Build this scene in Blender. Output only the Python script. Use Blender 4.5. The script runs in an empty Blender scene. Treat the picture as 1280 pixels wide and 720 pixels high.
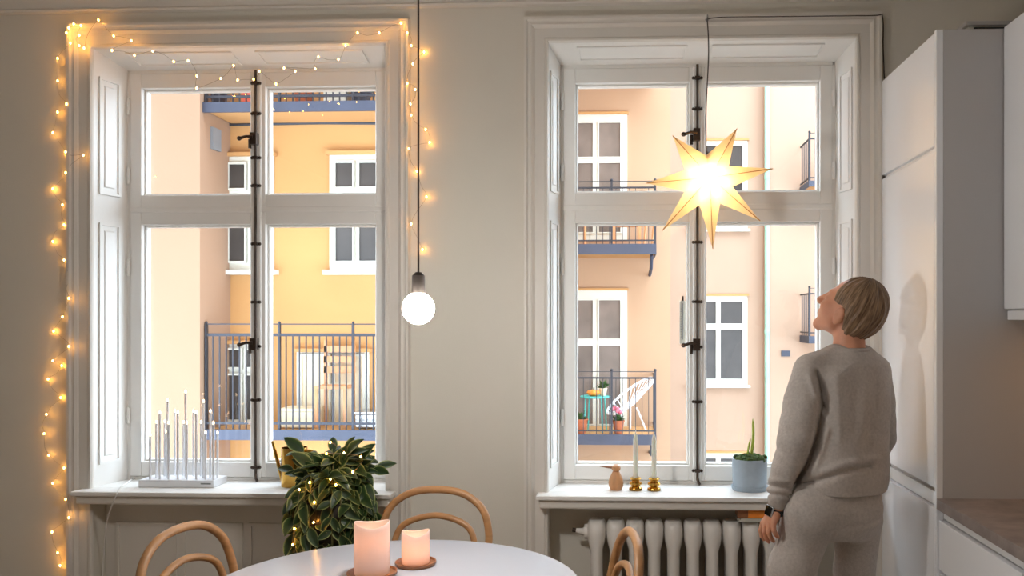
import bpy, math, random
import numpy as np
from mathutils import Vector, Matrix
random.seed(7)
R = math.radians
PI = math.pi
SC = bpy.context.scene
COL = SC.collection

# ------------------------------------------------------------------ camera, world, exposure
F_PX, PX0, PY0, YAW, CAM_Z = 1085.0, 735.0, 398.0, R(2.5), 1.48
cam_d = bpy.data.cameras.new('camera')
cam_d.sensor_width = 36.0
cam_d.lens = F_PX * 36.0 / 1280.0
cam_d.shift_x = (640 - PX0) / 1280.0
cam_d.shift_y = (PY0 - 360) / 1280.0
cam_d.clip_start = 0.02
cam = bpy.data.objects.new('camera', cam_d)
COL.objects.link(cam)
cam.location = (0, 0, CAM_Z)
cam.rotation_euler = (R(90), 0, YAW)
SC.camera = cam

world = bpy.data.worlds.new('overcast_sky')
SC.world = world
world.use_nodes = True
bg = world.node_tree.nodes['Background']
bg.inputs[0].default_value = (0.75, 0.88, 1.0, 1)
bg.inputs[1].default_value = 8.7
SC.view_settings.view_transform = 'Standard'
SC.view_settings.look = 'None'
SC.view_settings.gamma = 1
SC.view_settings.use_curve_mapping = False
SC.view_settings.exposure = 0.0
SC.cycles.use_denoising = True
SC.cycles.use_light_tree = True
SC.cycles.max_bounces = 12
SC.cycles.diffuse_bounces = 6
SC.cycles.transparent_max_bounces = 16
SC.cycles.caustics_reflective = False
SC.cycles.caustics_refractive = False
SC.cycles.sample_clamp_indirect = 6.0

LAMP_FILL = 12.0      # emission of the unseen fill globe added behind the camera
LAMP_PENDANT = 285.0
STAR_BULB = 150.0
FAIRY = 95.0

for px_ in (-1.588, 0.30):       # sampling portals in the two window openings
    ld = bpy.data.lights.new('window_portal', 'AREA')
    ld.shape = 'RECTANGLE'; ld.size = 1.2; ld.size_y = 1.85
    ld.cycles.is_portal = True
    lo = bpy.data.objects.new('window_portal', ld); COL.objects.link(lo)
    lo.location = (px_, 3.93, 1.68)
    lo.rotation_euler = (R(-90), 0, 0)

# ------------------------------------------------------------------ helpers
def W(u, v, Y):
    """photo pixel (1280x720) -> world point on the plane y = Y"""
    x = (u - PX0) / F_PX; z = -(v - PY0) / F_PX
    dx = -math.sin(YAW) + math.cos(YAW) * x
    dy = math.cos(YAW) + math.sin(YAW) * x
    return Vector((dx / dy * Y, Y, CAM_Z + z / dy * Y))
def WX(u, Y): return W(u, 398, Y).x
def WZ(v, Y, u=735): return W(u, v, Y).z

def lin(c):
    return tuple(((x / 255) / 12.92 if x / 255 <= 0.04045 else ((x / 255 + 0.055) / 1.055) ** 2.4) for x in c)

def mat(name, rgb, rough=0.5, metal=0.0, var=0.06, scale=8.0, bump=0.0, bscale=60.0, stretch=None, coat=0.0, sub=0.0, spec=0.5):
    m = bpy.data.materials.new(name); m.use_nodes = True
    nt = m.node_tree; N = nt.nodes; L = nt.links
    b = N['Principled BSDF']
    b.inputs['Roughness'].default_value = rough
    b.inputs['Metallic'].default_value = metal
    b.inputs['Specular IOR Level'].default_value = spec
    if coat: b.inputs['Coat Weight'].default_value = coat
    if sub:
        b.inputs['Subsurface Weight'].default_value = sub
        b.inputs['Subsurface Radius'].default_value = (0.02, 0.008, 0.004)
    tc = N.new('ShaderNodeTexCoord'); mp = N.new('ShaderNodeMapping')
    if stretch: mp.inputs['Scale'].default_value = stretch
    L.new(tc.outputs['Object'], mp.inputs['Vector'])
    n = N.new('ShaderNodeTexNoise'); n.inputs['Scale'].default_value = scale; n.inputs['Detail'].default_value = 4
    L.new(mp.outputs[0], n.inputs['Vector'])
    cr = N.new('ShaderNodeValToRGB')
    c = lin(rgb)
    cr.color_ramp.elements[0].position = 0.3; cr.color_ramp.elements[1].position = 0.7
    cr.color_ramp.elements[0].color = tuple(x * (1 - var) for x in c) + (1,)
    cr.color_ramp.elements[1].color = tuple(min(1, x * (1 + var)) for x in c) + (1,)
    L.new(n.outputs['Fac'], cr.inputs['Fac'])
    L.new(cr.outputs['Color'], b.inputs['Base Color'])
    if bump:
        n2 = N.new('ShaderNodeTexNoise'); n2.inputs['Scale'].default_value = bscale; n2.inputs['Detail'].default_value = 3
        L.new(mp.outputs[0], n2.inputs['Vector'])
        bp = N.new('ShaderNodeBump'); bp.inputs['Strength'].default_value = bump; bp.inputs['Distance'].default_value = 0.01
        L.new(n2.outputs['Fac'], bp.inputs['Height']); L.new(bp.outputs['Normal'], b.inputs['Normal'])
    return m

def emit(name, rgb, strength):
    m = bpy.data.materials.new(name); m.use_nodes = True
    nt = m.node_tree; nt.nodes.remove(nt.nodes['Principled BSDF'])
    e = nt.nodes.new('ShaderNodeEmission')
    e.inputs[0].default_value = lin(rgb) + (1,); e.inputs[1].default_value = strength
    nt.links.new(e.outputs[0], nt.nodes['Material Output'].inputs[0])
    return m

def glass_mat(name, gloss=0.06, tint=(1, 1, 1)):
    m = bpy.data.materials.new(name); m.use_nodes = True
    nt = m.node_tree; nt.nodes.remove(nt.nodes['Principled BSDF'])
    t = nt.nodes.new('ShaderNodeBsdfTransparent'); t.inputs[0].default_value = tint + (1,)
    g = nt.nodes.new('ShaderNodeBsdfGlossy'); g.inputs['Roughness'].default_value = 0.02
    mx = nt.nodes.new('ShaderNodeMixShader'); mx.inputs[0].default_value = gloss
    nt.links.new(t.outputs[0], mx.inputs[1]); nt.links.new(g.outputs[0], mx.inputs[2])
    nt.links.new(mx.outputs[0], nt.nodes['Material Output'].inputs[0])
    return m

def tag(o, label=None, cat=None, group=None, kind=None):
    if label: o['label'] = label
    if cat: o['category'] = cat
    if group: o['group'] = group
    if kind: o['kind'] = kind
    return o

def empty(name, loc=(0, 0, 0), label=None, cat=None, group=None, kind=None, rz=0):
    o = bpy.data.objects.new(name, None); COL.objects.link(o)
    o.location = loc; o.rotation_euler = (0, 0, rz); o.empty_display_size = 0.1
    return tag(o, label, cat, group, kind)

def link_mesh(name, me, parent=None):
    o = bpy.data.objects.new(name, me); COL.objects.link(o); o.parent = parent
    return o

class MB:
    def __init__(s, org=(0, 0, 0)):
        s.v = []; s.f = []; s.org = Vector(org)
    def add(s, vs, fs):
        k = len(s.v); s.v += [Vector(p) for p in vs]; s.f += [tuple(i + k for i in f) for f in fs]; return s
    def box(s, x0, x1, y0, y1, z0, z1):
        vs = [(x0, y0, z0), (x1, y0, z0), (x1, y1, z0), (x0, y1, z0), (x0, y0, z1), (x1, y0, z1), (x1, y1, z1), (x0, y1, z1)]
        return s.add(vs, [(0, 3, 2, 1), (4, 5, 6, 7), (0, 1, 5, 4), (1, 2, 6, 5), (2, 3, 7, 6), (3, 0, 4, 7)])
    def hexa(s, lo4, hi4):
        return s.add(list(lo4) + list(hi4), [(0, 3, 2, 1), (4, 5, 6, 7), (0, 1, 5, 4), (1, 2, 6, 5), (2, 3, 7, 6), (3, 0, 4, 7)])
    def rings(s, rings, cap=True, closed=False):
        n = len(rings[0]); vs = [p for r in rings for p in r]; fs = []
        m = len(rings)
        for i in range(m if closed else m - 1):
            j = (i + 1) % m
            for k in range(n):
                q = (k + 1) % n
                fs.append((i * n + k, i * n + q, j * n + q, j * n + k))
        if cap and not closed:
            fs.append(tuple(range(n))[::-1]); fs.append(tuple((m - 1) * n + k for k in range(n)))
        return s.add(vs, fs)
    def tube(s, pts, r, n=8, closed=False, flat=1.0, upv=(0, 0, 1)):
        pts = [Vector(p) for p in pts]; m = len(pts); rs = r if isinstance(r, (list, tuple)) else [r] * m
        rings = []; prev = None
        for i, p in enumerate(pts):
            a = pts[(i - 1) % m] if (closed or i > 0) else p
            b = pts[(i + 1) % m] if (closed or i < m - 1) else p
            t = (b - a)
            t = t.normalized() if t.length > 1e-9 else Vector((0, 0, 1))
            if prev is None:
                up = Vector(upv)
                if abs(t.dot(up)) > 0.95: up = Vector((1, 0, 0))
                nx = t.cross(up).normalized()
            else:
                nx = (prev - t * prev.dot(t)).normalized()
            ny = t.cross(nx); prev = nx
            rings.append([p + (nx * math.cos(2 * PI * k / n) + ny * math.sin(2 * PI * k / n) * flat) * rs[i] for k in range(n)])
        return s.rings(rings, True, closed)
    def lathe(s, prof, c=(0, 0, 0), n=24):
        c = Vector(c)
        rings = [[c + Vector((r * math.cos(2 * PI * k / n), r * math.sin(2 * PI * k / n), z)) for k in range(n)] for r, z in prof]
        return s.rings(rings, True)
    def sphere(s, c, r, n=12, m=8, sc=(1, 1, 1)):
        prof = [(max(1e-4, math.sin(PI * i / m)), -math.cos(PI * i / m)) for i in range(m + 1)]
        c = Vector(c)
        rings = [[c + Vector((q * r * sc[0] * math.cos(2 * PI * k / n), q * r * sc[1] * math.sin(2 * PI * k / n), z * r * sc[2])) for k in range(n)] for q, z in prof]
        return s.rings(rings, True)
    def mesh(s, name, m, smooth=False):
        me = bpy.data.meshes.new(name)
        me.from_pydata([tuple(p - s.org) for p in s.v], [], s.f)
        if m: me.materials.append(m)
        if smooth:
            me.polygons.foreach_set('use_smooth', [True] * len(me.polygons))
            if hasattr(me, 'set_sharp_from_angle'): me.set_sharp_from_angle(angle=R(40))
        me.validate(); me.update()
        return me
    def build(s, name, m, parent=None, smooth=False, bevel=0.0, seg=2):
        o = link_mesh(name, s.mesh(name, m, smooth), parent)
        if bevel:
            b = o.modifiers.new('bevel', 'BEVEL'); b.width = bevel; b.segments = seg; b.limit_method = 'ANGLE'; b.angle_limit = R(35)
        return o

def spline(pts, n=8, closed=False):
    pts = [Vector(p) for p in pts]; out = []; m = len(pts)
    rng = range(m) if closed else range(m - 1)
    for i in rng:
        p0 = pts[(i - 1) % m] if closed or i > 0 else pts[i]
        p1 = pts[i]; p2 = pts[(i + 1) % m]
        p3 = pts[(i + 2) % m] if closed or i < m - 2 else p2
        for k in range(n):
            t = k / n
            out.append(0.5 * ((2 * p1) + (p2 - p0) * t + (2 * p0 - 5 * p1 + 4 * p2 - p3) * t * t + (3 * p1 - p0 - 3 * p2 + p3) * t ** 3))
    if not closed: out.append(pts[-1])
    return out

def copy_tree(o, parent=None):
    c = o.copy(); COL.objects.link(c); c.parent = parent
    for ch in list(o.children): copy_tree(ch, c)
    return c

# ------------------------------------------------------------------ materials
M = {}
M['wall'] = mat('wall_paint', (214, 209, 198), 0.75, var=0.02, scale=3, bump=0.06, bscale=180)
M['trim'] = mat('trim_paint', (218, 213, 205), 0.45, var=0.015, scale=5, bump=0.03, bscale=90)
M['white'] = mat('window_paint', (232, 230, 226), 0.4, var=0.015, scale=6, bump=0.03, bscale=70)
M['ceil'] = mat('ceiling_paint', (225, 221, 214), 0.8, var=0.01)
M['floor'] = mat('oak_floor', (168, 152, 134), 0.45, var=0.18, scale=6, stretch=(1, 12, 1))
M['cab'] = mat('cabinet_lacquer', (242, 244, 248), 0.26, var=0.01, scale=3)
M['cabside'] = mat('cabinet_panel', (190, 188, 188), 0.45, var=0.01, scale=3)
M['rail'] = mat('handle_profile', (235, 235, 235), 0.3, metal=0.2, var=0.01)
M['counter'] = mat('grey_brown_stone', (142, 130, 124), 0.35, var=0.3, scale=14, bump=0.02)
M['iron'] = mat('dark_iron', (70, 58, 50), 0.45, metal=0.7, var=0.2, scale=60)
M['glass'] = glass_mat('window_glass', 0.04)
M['rad'] = mat('radiator_enamel', (226, 222, 216), 0.35, var=0.02, scale=10)
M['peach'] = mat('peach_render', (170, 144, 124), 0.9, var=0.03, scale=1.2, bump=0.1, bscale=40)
M['orange'] = mat('ochre_shade_render', (186, 140, 88), 0.9, var=0.05, scale=1.2, bump=0.1, bscale=40)  # orange of render shaded by balconies put into the colour; ledges are ochre
M['peach_shade'] = mat('shade_warmed_peach', (175, 143, 115), 0.9, var=0.03, scale=1.2, bump=0.1, bscale=40)  # peach warmed in colour to carry the orange shade under the balconies
M['bay'] = mat('bay_toned_down', (150, 120, 97), 0.9, var=0.03, scale=1.2, bump=0.1, bscale=40)  # peach darkened in colour to offset strong sky light on the bay
M['bwhite'] = mat('painted_wood_frame', (206, 206, 196), 0.5, var=0.02)
M['bpane'] = mat('dark_window_pane', (66, 62, 60), 0.3, var=0.3, scale=2.0, spec=0.3)
M['bpane_brown'] = mat('brown_window_pane', (116, 104, 96), 0.3, var=0.3, scale=2.0, spec=0.3)
M['slab'] = mat('slate_blue_fascia', (54, 60, 78), 0.6, var=0.15, scale=4)
M['railing'] = mat('black_railing', (52, 54, 62), 0.5, metal=0.5, var=0.1)
M['pipe'] = mat('verdigris_pipe', (150, 205, 190), 0.5, var=0.08, scale=3)
M['paving'] = mat('courtyard_paving', (116, 112, 106), 0.9, var=0.1, scale=2)
M['tabletop'] = mat('white_laminate', (194, 197, 206), 0.24, var=0.005)
M['bent'] = mat('bent_beech', (172, 126, 82), 0.38, var=0.16, scale=14, stretch=(1, 1, 4))
M['wood'] = mat('turned_oak', (196, 142, 96), 0.45, var=0.2, scale=30, stretch=(1, 1, 0.15))
M['coaster'] = mat('coaster_wood', (150, 98, 62), 0.45, var=0.2, scale=30)
M['brass'] = mat('polished_brass', (205, 160, 78), 0.18, metal=1.0, var=0.05, scale=20)
M['wax'] = mat('ivory_wax', (240, 226, 214), 0.5, var=0.02, sub=0.3)
M['taper'] = mat('pale_taper_wax', (232, 230, 214), 0.45, var=0.02, sub=0.2)
M['pot'] = mat('blue_grey_ceramic', (158, 172, 184), 0.55, var=0.05, scale=30)
M['moss'] = mat('green_moss', (66, 84, 40), 0.95, var=0.5, scale=60, bump=0.6, bscale=120)
M['shoot'] = mat('amaryllis_shoot', (168, 186, 70), 0.45, var=0.2, scale=30, stretch=(1, 1, .2))
M['metal_white'] = mat('white_powder_coat', (228, 230, 234), 0.35, var=0.01)
M['print'] = mat('grey_print', (120, 124, 130), 0.6)
M['cord_white'] = mat('white_cable', (226, 224, 220), 0.5)
M['cord_dark'] = mat('dark_cable', (72, 60, 52), 0.6)
M['skin'] = mat('skin', (208, 148, 118), 0.5, var=0.05, scale=25, sub=0.15)
M['cloth'] = mat('heather_grey_jersey', (186, 179, 173), 0.95, var=0.10, scale=110, bump=0.25, bscale=420, spec=0.15)
M['black'] = mat('black_rubber', (24, 24, 26), 0.5, var=0.05)
M['screen'] = mat('watch_glass', (8, 8, 10), 0.08)
M['steel'] = mat('brushed_steel', (190, 190, 192), 0.25, metal=1.0, var=0.03)
M['earth'] = mat('terracotta', (170, 96, 62), 0.8, var=0.12, scale=20)
M['stem'] = mat('plant_stem', (92, 88, 50), 0.7, var=0.2, scale=40)
M['teal'] = mat('teal_paint', (70, 176, 170), 0.5)
M['fgreen'] = mat('garden_green', (56, 90, 40), 0.8, var=0.3, scale=30)
M['pink'] = mat('pink_petals', (220, 110, 130), 0.7, var=0.2, scale=30)
M['pumpkin'] = mat('orange_squash', (236, 140, 50), 0.6, var=0.1, scale=30)
M['redpl'] = mat('red_plastic', (214, 96, 72), 0.5)
M['cream'] = mat('cream_board', (222, 208, 178), 0.7, var=0.05)
M['socket'] = mat('dark_socket', (50, 44, 40), 0.4, var=0.05)

# ------------------------------------------------------------------ the room shell
WY, WB = 3.50, 3.89          # inner and outer face of the window wall
LX, RX, BY, CZ = -3.3, 1.60, -2.4, 3.02
OPEN_T, HALF, SILL_Z = 2.597, 0.615, 0.78
WIN_C = (-1.588, 0.300)
def structure(o): return tag(o, kind='structure')
w = MB()
xs = [LX - .2, WIN_C[0] - HALF, WIN_C[0] + HALF, WIN_C[1] - HALF, WIN_C[1] + HALF, RX + .2]
for a, b in ((0, 1), (2, 3), (4, 5)): w.box(xs[a], xs[b], WY, WB, -0.0, CZ + .1)
for a, b in ((1, 2), (3, 4)): w.box(xs[a], xs[b], WY, WB, OPEN_T, CZ + .1)
wall_back = structure(w.build('wall_back', M['wall']))
structure(MB().box(LX - .2, LX, BY, WY, 0, CZ + .1).build('wall_left', M['wall']))
structure(MB().box(RX, RX + .2, BY, WY, 0, CZ + .1).build('wall_right', M['wall']))
structure(MB().box(LX - .2, RX + .2, BY - .2, BY, 0, CZ + .1).build('wall_front', M['wall']))
structure(MB().box(LX - .2, RX + .2, BY - .2, WB, CZ, CZ + .25).build('ceiling', M['ceil']))
structure(MB().box(LX - .2, RX + .2, BY - .2, WB, -.2, 0).build('floor', M['floor']))
# cornice along the window wall
prof = [(0, 2.742), (.022, 2.744), (.024, 2.752), (.014, 2.760), (.016, 2.80), (.03, 2.90), (.07, 2.98), (.10, 3.02), (0, 3.02)]
c_ = MB(); c_.rings([[Vector((x, WY - d, z)) for d, z in prof] for x in (LX, RX)])
structure(c_.build('trim_1', M['trim']))
for nm, a in (('baseboard_back', (WIN_C[0] + HALF + .14, WIN_C[1] - HALF - .14)), ('baseboard_back_end', (LX, WIN_C[0] - HALF - .14))):
    structure(MB().box(a[0], a[1], WY - .02, WY, 0, .18).build('baseboard_back' if nm == 'baseboard_back' else 'baseboard_left', M['trim'], bevel=.004))

# ------------------------------------------------------------------ windows
SY = 3.69                     # front face of the sashes
IN_HALF, IN_TOP = 0.577, 2.556
Z_TOPG, Z_TR1, Z_TR0, Z_LOWG = 2.479, 2.015, 1.886, 0.857
CASE = [(0.0, .012), (.004, .020), (.012, .020), (.018, .014), (.055, .014), (.060, .020), (.068, .026), (.076, .022), (.082, .022), (.088, .030), (.098, .030), (.102, .0), (0.0, 0.0)]
def casing(name, cx):
    b = MB()
    def ring(sx, sz, z=None):
        out = []
        for o_, d in CASE:
            x = cx + sx * (HALF - .004 + o_)
            zz = (OPEN_T - .004 + o_) if z is None else z
            out.append(Vector((x, WY - d, zz)))
        return out
    b.rings([ring(-1, 1, 0.0), ring(-1, 1), ring(1, 1), ring(1, 1, 0.0)])
    return structure(b.build(name, M['trim']))

def make_window(idx, cx):
    root = empty('window_%d' % idx, (cx, SY, SILL_Z), kind='structure')
    O = (cx, SY, SILL_Z)
    L_, R_ = cx - IN_HALF, cx + IN_HALF
    # fixed frame
    f = MB(O)
    f.box(L_ - .045, L_ + .012, SY - .004, SY + .10, SILL_Z - .05, IN_TOP + .05)
    f.box(R_ - .012, R_ + .045, SY - .004, SY + .10, SILL_Z - .05, IN_TOP + .05)
    f.box(L_, R_, SY - .004, SY + .10, IN_TOP - .014, IN_TOP + .05)
    f.box(L_, R_, SY + .0, SY + .10, SILL_Z - .05, SILL_Z + .012)
    f.build('frame', M['white'], root, bevel=.003)
    MB(O).box(L_ + .01, R_ - .01, SY - .012, SY + .09, 1.938, 1.962).build('transom', M['white'], root, bevel=.004)
    MB(O).box(cx - .018, cx + .018, SY - .020, SY + .06, SILL_Z + .01, IN_TOP - .012).build('mullion', M['white'], root, bevel=.006)
    # plaster edge outside the frame
    e = MB(O)
    e.box(cx - HALF, L_ - .018, SY + .10, WB, SILL_Z - .05, OPEN_T); e.box(R_ + .018, cx + HALF, SY + .10, WB, SILL_Z - .05, OPEN_T)
    e.box(L_, R_, SY + .10, WB, IN_TOP, OPEN_T)
    e.build('outer_reveal', M['white'], root)
    MB(O).hexa([(L_, SY + .09, SILL_Z - .04), (R_, SY + .09, SILL_Z - .04), (R_, WB + .05, SILL_Z - .06), (L_, WB + .05, SILL_Z - .06)],
               [(L_, SY + .09, SILL_Z + .015), (R_, SY + .09, SILL_Z + .015), (R_, WB + .05, SILL_Z - .02), (L_, WB + .05, SILL_Z - .02)]).build('outer_sill', M['steel'], root)
    gl = (L_ + .062, cx - .033, cx + .033, R_ - .062)
    for (a0, a1, g0, g1) in ((L_ + .012, cx - .002, gl[0], gl[1]), (cx + .002, R_ - .012, gl[2], gl[3])):
        for (z0, z1, h0, h1) in ((1.952, IN_TOP - .014, Z_TR1, Z_TOPG), (SILL_Z + .014, 1.948, Z_LOWG, Z_TR0)):
            s = MB(O)
            y0, y1 = SY - .008, SY + .062
            s.box(a0, g0, y0, y1, z0, z1); s.box(g1, a1, y0, y1, z0, z1)
            s.box(g0, g1, y0, y1, z0, h0); s.box(g0, g1, y0, y1, h1, z1)
            t = .009   # stepped glazing bead
            for q in ((g0, g0 + t, h0, h1), (g1 - t, g1, h0, h1), (g0 + t, g1 - t, h0, h0 + t), (g0 + t, g1 - t, h1 - t, h1)):
                s.box(q[0], q[1], SY + .018, SY + .055, q[2], q[3])
            so = s.build('sash', M['white'], root, bevel=.0025, seg=1)
            MB(O).box(g0 + .004, g1 - .004, SY + .034, SY + .038, h0 + .004, h1 - .004).build('pane', M['glass'], so)
    # hinges
    for x in (L_ + .008, R_ - .008):
        for z in (1.06, 1.70, 2.10, 2.40):
            MB(O).lathe([(.006, -.035), (.0075, -.03), (.0075, .03), (.006, .035)], (x, SY - .014, z), 8).build('hinge', M['white'], root, True)
    # espagnolette: rod, guides, two handles
    rod = MB(O).tube([(cx, SY - .03, SILL_Z + .02), (cx, SY - .03, IN_TOP - .01)], .0055, 8).build('espagnolette_rod', M['iron'], root, True)
    for z in (.84, 1.13, 1.36, 1.55, 1.80, 2.05, 2.17, 2.36, 2.49):
        g = MB(O); g.box(cx - .010, cx + .010, SY - .040, SY - .018, z - .006, z + .006)
        for sx in (-1, 1): g.sphere((cx + sx * .017, SY - .027, z), .007, 8, 5)
        g.box(cx - .017, cx + .017, SY - .03, SY - .02, z - .004, z + .004)
        g.build('rod_guide', M['iron'], root)
    for z in (1.375, 2.255):
        h = MB(O)
        h.box(cx - .018, cx + .010, SY - .05, SY - .018, z - .03, z + .02)
        h.tube([(cx - .005, SY - .05, z), (cx - .03, SY - .056, z + .002), (cx - .055, SY - .056, z - .006)], [.008, .006, .007], 8)
        h.sphere((cx - .06, SY - .056, z - .007), .010, 8, 6)
        h.tube([(cx - .025, SY - .03, z - .005), (cx - .025, SY - .03, z - .045)], .007, 6)
        h.build('window_handle', M['iron'], root, True)
    b = MB(O); b.tube([(cx, SY - .03, SILL_Z + .03), (cx + .004, SY - .034, SILL_Z + .012), (cx + .010, SY - .038, SILL_Z + .004)], .006, 6)
    b.build('rod_foot', M['iron'], root, True)
    # splayed reveal boards with panels
    for sx in (-1, 1):
        xo, xi = cx + sx * HALF, cx + sx * IN_HALF
        xb = cx + sx * (HALF + .001)
        q = MB(O)
        lo = [(xo, WY + .001, SILL_Z - .02), (xi, SY + .0, SILL_Z - .02), (xb, SY, SILL_Z - .02), (xb, WY + .001, SILL_Z - .02)]
        q.hexa(lo, [(p[0], p[1], OPEN_T) for p in lo])
        rb = q.build('reveal_board', M['white'], root)
        d = Vector((xi - xo, SY - WY, 0)); L = d.length; d.normalize()
        nrm = Vector((-sx * d.y, sx * d.x, 0)) if False else Vector((-sx * abs(d.y), abs(d.x) * -1, 0)).normalized()
        def P(t, z, h): return Vector((xo, WY, 0)) + d * t + nrm * h + Vector((0, 0, z))
        for (z0, z1) in ((SILL_Z + .09, 1.88), (2.00, 2.49)):
            # raised moulding frame + slightly proud field
            for (t0, t1, a0, a1) in ((.03, .04, z0, z1), (L - .06, L - .05, z0, z1), (.04, L - .06, z0, z0 + .01), (.04, L - .06, z1 - .01, z1)):
                m_ = MB(O); m_.hexa([P(t0, a0, 0), P(t1, a0, 0), P(t1, a1, 0), P(t0, a1, 0)], [P(t0, a0, .006), P(t1, a0, .006), P(t1, a1, .006), P(t0, a1, .006)])
                m_.build('panel_moulding', M['white'], rb)
            m_ = MB(O); m_.hexa([P(.058, z0 + .03, 0), P(L - .078, z0 + .03, 0), P(L - .078, z1 - .03, 0), P(.058, z1 - .03, 0)], [P(.062, z0 + .035, .004), P(L - .082, z0 + .035, .004), P(L - .082, z1 - .035, .004), P(.062, z1 - .035, .004)])
            m_.build('panel_field', M['white'], rb)
    q = MB(O)
    lo = [(cx - HALF, WY + .001, OPEN_T), (cx + HALF, WY + .001, OPEN_T), (cx + HALF, SY, IN_TOP), (cx - HALF, SY, IN_TOP)]
    q.hexa(lo, [(p[0], p[1], OPEN_T + .001) for p in lo])
    hb = q.build('reveal_head', M['white'], root)
    sl = (IN_TOP - OPEN_T) / (SY - WY)
    for x0, x1 in ((cx - .50, cx - .05), (cx + .05, cx + .50)):
        for (a0, a1, y0, y1) in ((x0, x1, .035, .045), (x0, x1, .135, .145), (x0, x0 + .01, .045, .135), (x1 - .01, x1, .045, .135)):
            m_ = MB(O)
            pp = [(a0, WY + y0, OPEN_T + sl * y0), (a1, WY + y0, OPEN_T + sl * y0), (a1, WY + y1, OPEN_T + sl * y1), (a0, WY + y1, OPEN_T + sl * y1)]
            m_.hexa([(p[0], p[1], p[2] - .006) for p in pp], pp); m_.build('panel_moulding', M['white'], hb)
    # sill board
    s = MB(O); s.box(cx - HALF - .04, cx + HALF + .04, 3.41, WY, SILL_Z - .018, SILL_Z); s.box(cx - HALF + .001, cx + HALF - .001, WY, SY + .004, SILL_Z - .04, SILL_Z)
    so = s.build('sill', M['white'], root, bevel=.004)
    MB(O).box(cx - HALF - .03, cx + HALF + .03, 3.428, WY, SILL_Z - .055, SILL_Z - .018).build('sill_moulding', M['trim'], root, bevel=.008)
    # niche below the sill
    n = MB(O); n.box(cx - HALF, cx + HALF, 3.63, WB, 0, SILL_Z - .04)
    nb = n.build('niche_back', M['wall'], root)
    return root

for i, cx in enumerate(WIN_C):
    casing('trim_%d' % (i + 2), cx)
    make_window(i + 1, cx)
# timber panelling in the niche below the bare window
pn = structure(MB().box(WIN_C[0] - HALF + .002, WIN_C[0] + HALF - .002, 3.585, 3.629, 0.0, SILL_Z - .04).build('trim_4', M['trim']))
for k in range(4):
    a = WIN_C[0] - HALF + .05 + k * .285
    for (x0, x1, z0, z1) in ((a, a + .012, .12, .62), (a + .248, a + .26, .12, .62), (a + .012, a + .248, .12, .132), (a + .012, a + .248, .608, .62)):
        MB().box(x0, x1, 3.578, 3.586, z0, z1).build('panel_moulding', M['trim'], pn)

# ------------------------------------------------------------------ courtyard houses
def bwin(parent, u0, u1, v0, v1, Y, org, panes, zsill=True, pm=None):
    """window of a far house; panes = list of (fx0,fx1,fz0,fz1) fractions"""
    a, b = W(u0, v1, Y), W(u1, v0, Y)
    x0, x1, z0, z1 = a.x, b.x, a.z, b.z
    m = MB(org); m.box(x0, x1, Y - .03, Y + .02, z0, z1)
    fr = m.build('window', M['bwhite'], parent)
    # raised sash bars around the panes
    w_, h_ = x1 - x0, z1 - z0
    for (p0, p1, q0, q1) in panes:
        ax, bx_, az, bz = x0 + p0 * w_, x0 + p1 * w_, z0 + q0 * h_, z0 + q1 * h_
        MB(org).box(ax, bx_, Y - .034, Y - .028, az, bz).build('pane', pm or M['bpane'], fr)
        f = MB(org)
        t = .022
        f.box(ax - t, ax, Y - .06, Y - .03, az - t, bz + t); f.box(bx_, bx_ + t, Y - .06, Y - .03, az - t, bz + t)
        f.box(ax, bx_, Y - .06, Y - .03, az - t, az); f.box(ax, bx_, Y - .06, Y - .03, bz, bz + t)
        f.build('sash_bar', M['bwhite'], fr)
    MB(org).box(x0 - .03, x1 + .03, Y - .08, Y, z1, z1 + .04).build('drip_ledge', M['orange'], fr)
    if zsill: MB(org).box(x0 - .05, x1 + .05, Y - .12, Y, z0 - .05, z0).build('window_ledge', M['bwhite'], fr)

def balcony(parent, x0, x1, Yf, Yb, z0, z1, org, hgt=1.08, n=None, left=True, right=True, soffit=None, pw=.018):
    MB(org).box(x0, x1, Yf, Yb, z0 + .02, z1 - .01).build('balcony_slab', soffit or M['orange'], parent)
    sl = parent.children[-1] if False else [o for o in COL.objects if o.parent == parent and o.name.startswith('balcony_slab')][-1]
    f = MB(org); f.box(x0 - .02, x1 + .02, Yf - .03, Yf, z0, z1)
    if right: f.box(x1, x1 + .02, Yf, Yb, z0, z1)
    if left: f.box(x0 - .02, x0, Yf, Yb, z0, z1)
    f.build('fascia', M['slab'], sl)
    r = MB(org); zt = z1 + hgt
    n = n or max(4, int((x1 - x0) / .11))
    r.box(x0, x1, Yf, Yf + .03, zt - .13, zt - .10); r.box(x0, x1, Yf, Yf + .02, z1 + .05, z1 + .075); r.box(x0, x1, Yf + .005, Yf + .02, zt - .012, zt)
    for k in range(n + 1):
        x = x0 + (x1 - x0) * k / n
        r.box(x - .006, x + .006, Yf + .008, Yf + .02, z1, zt - .1)
    m = max(1, int((Yb - Yf) / .12))
    for side, on in ((x0, left), (x1, right)):
        if not on: continue
        r.box(side - .01, side + .01, Yf, Yb, zt - .13, zt - .10); r.box(side - .01, side + .01, Yf, Yb, z1 + .05, z1 + .075)
        for k in range(1, m):
            y = Yf + (Yb - Yf) * k / m
            r.box(side - .006, side + .006, y - .006, y + .006, z1, zt - .1)
    r.build('railing', M['railing'], sl)
    np_ = max(1, round((x1 - x0) / .85))
    for k in range(np_ + 1):
        x = x0 + (x1 - x0) * k / np_
        p = MB(org); p.box(x - pw, x + pw, Yf - .004, Yf + .034, z1, zt); p.sphere((x, Yf + .015, zt + pw), pw * 1.5, 8, 5)
        p.build('railing_post', M['railing'], sl)
    return sl

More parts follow.
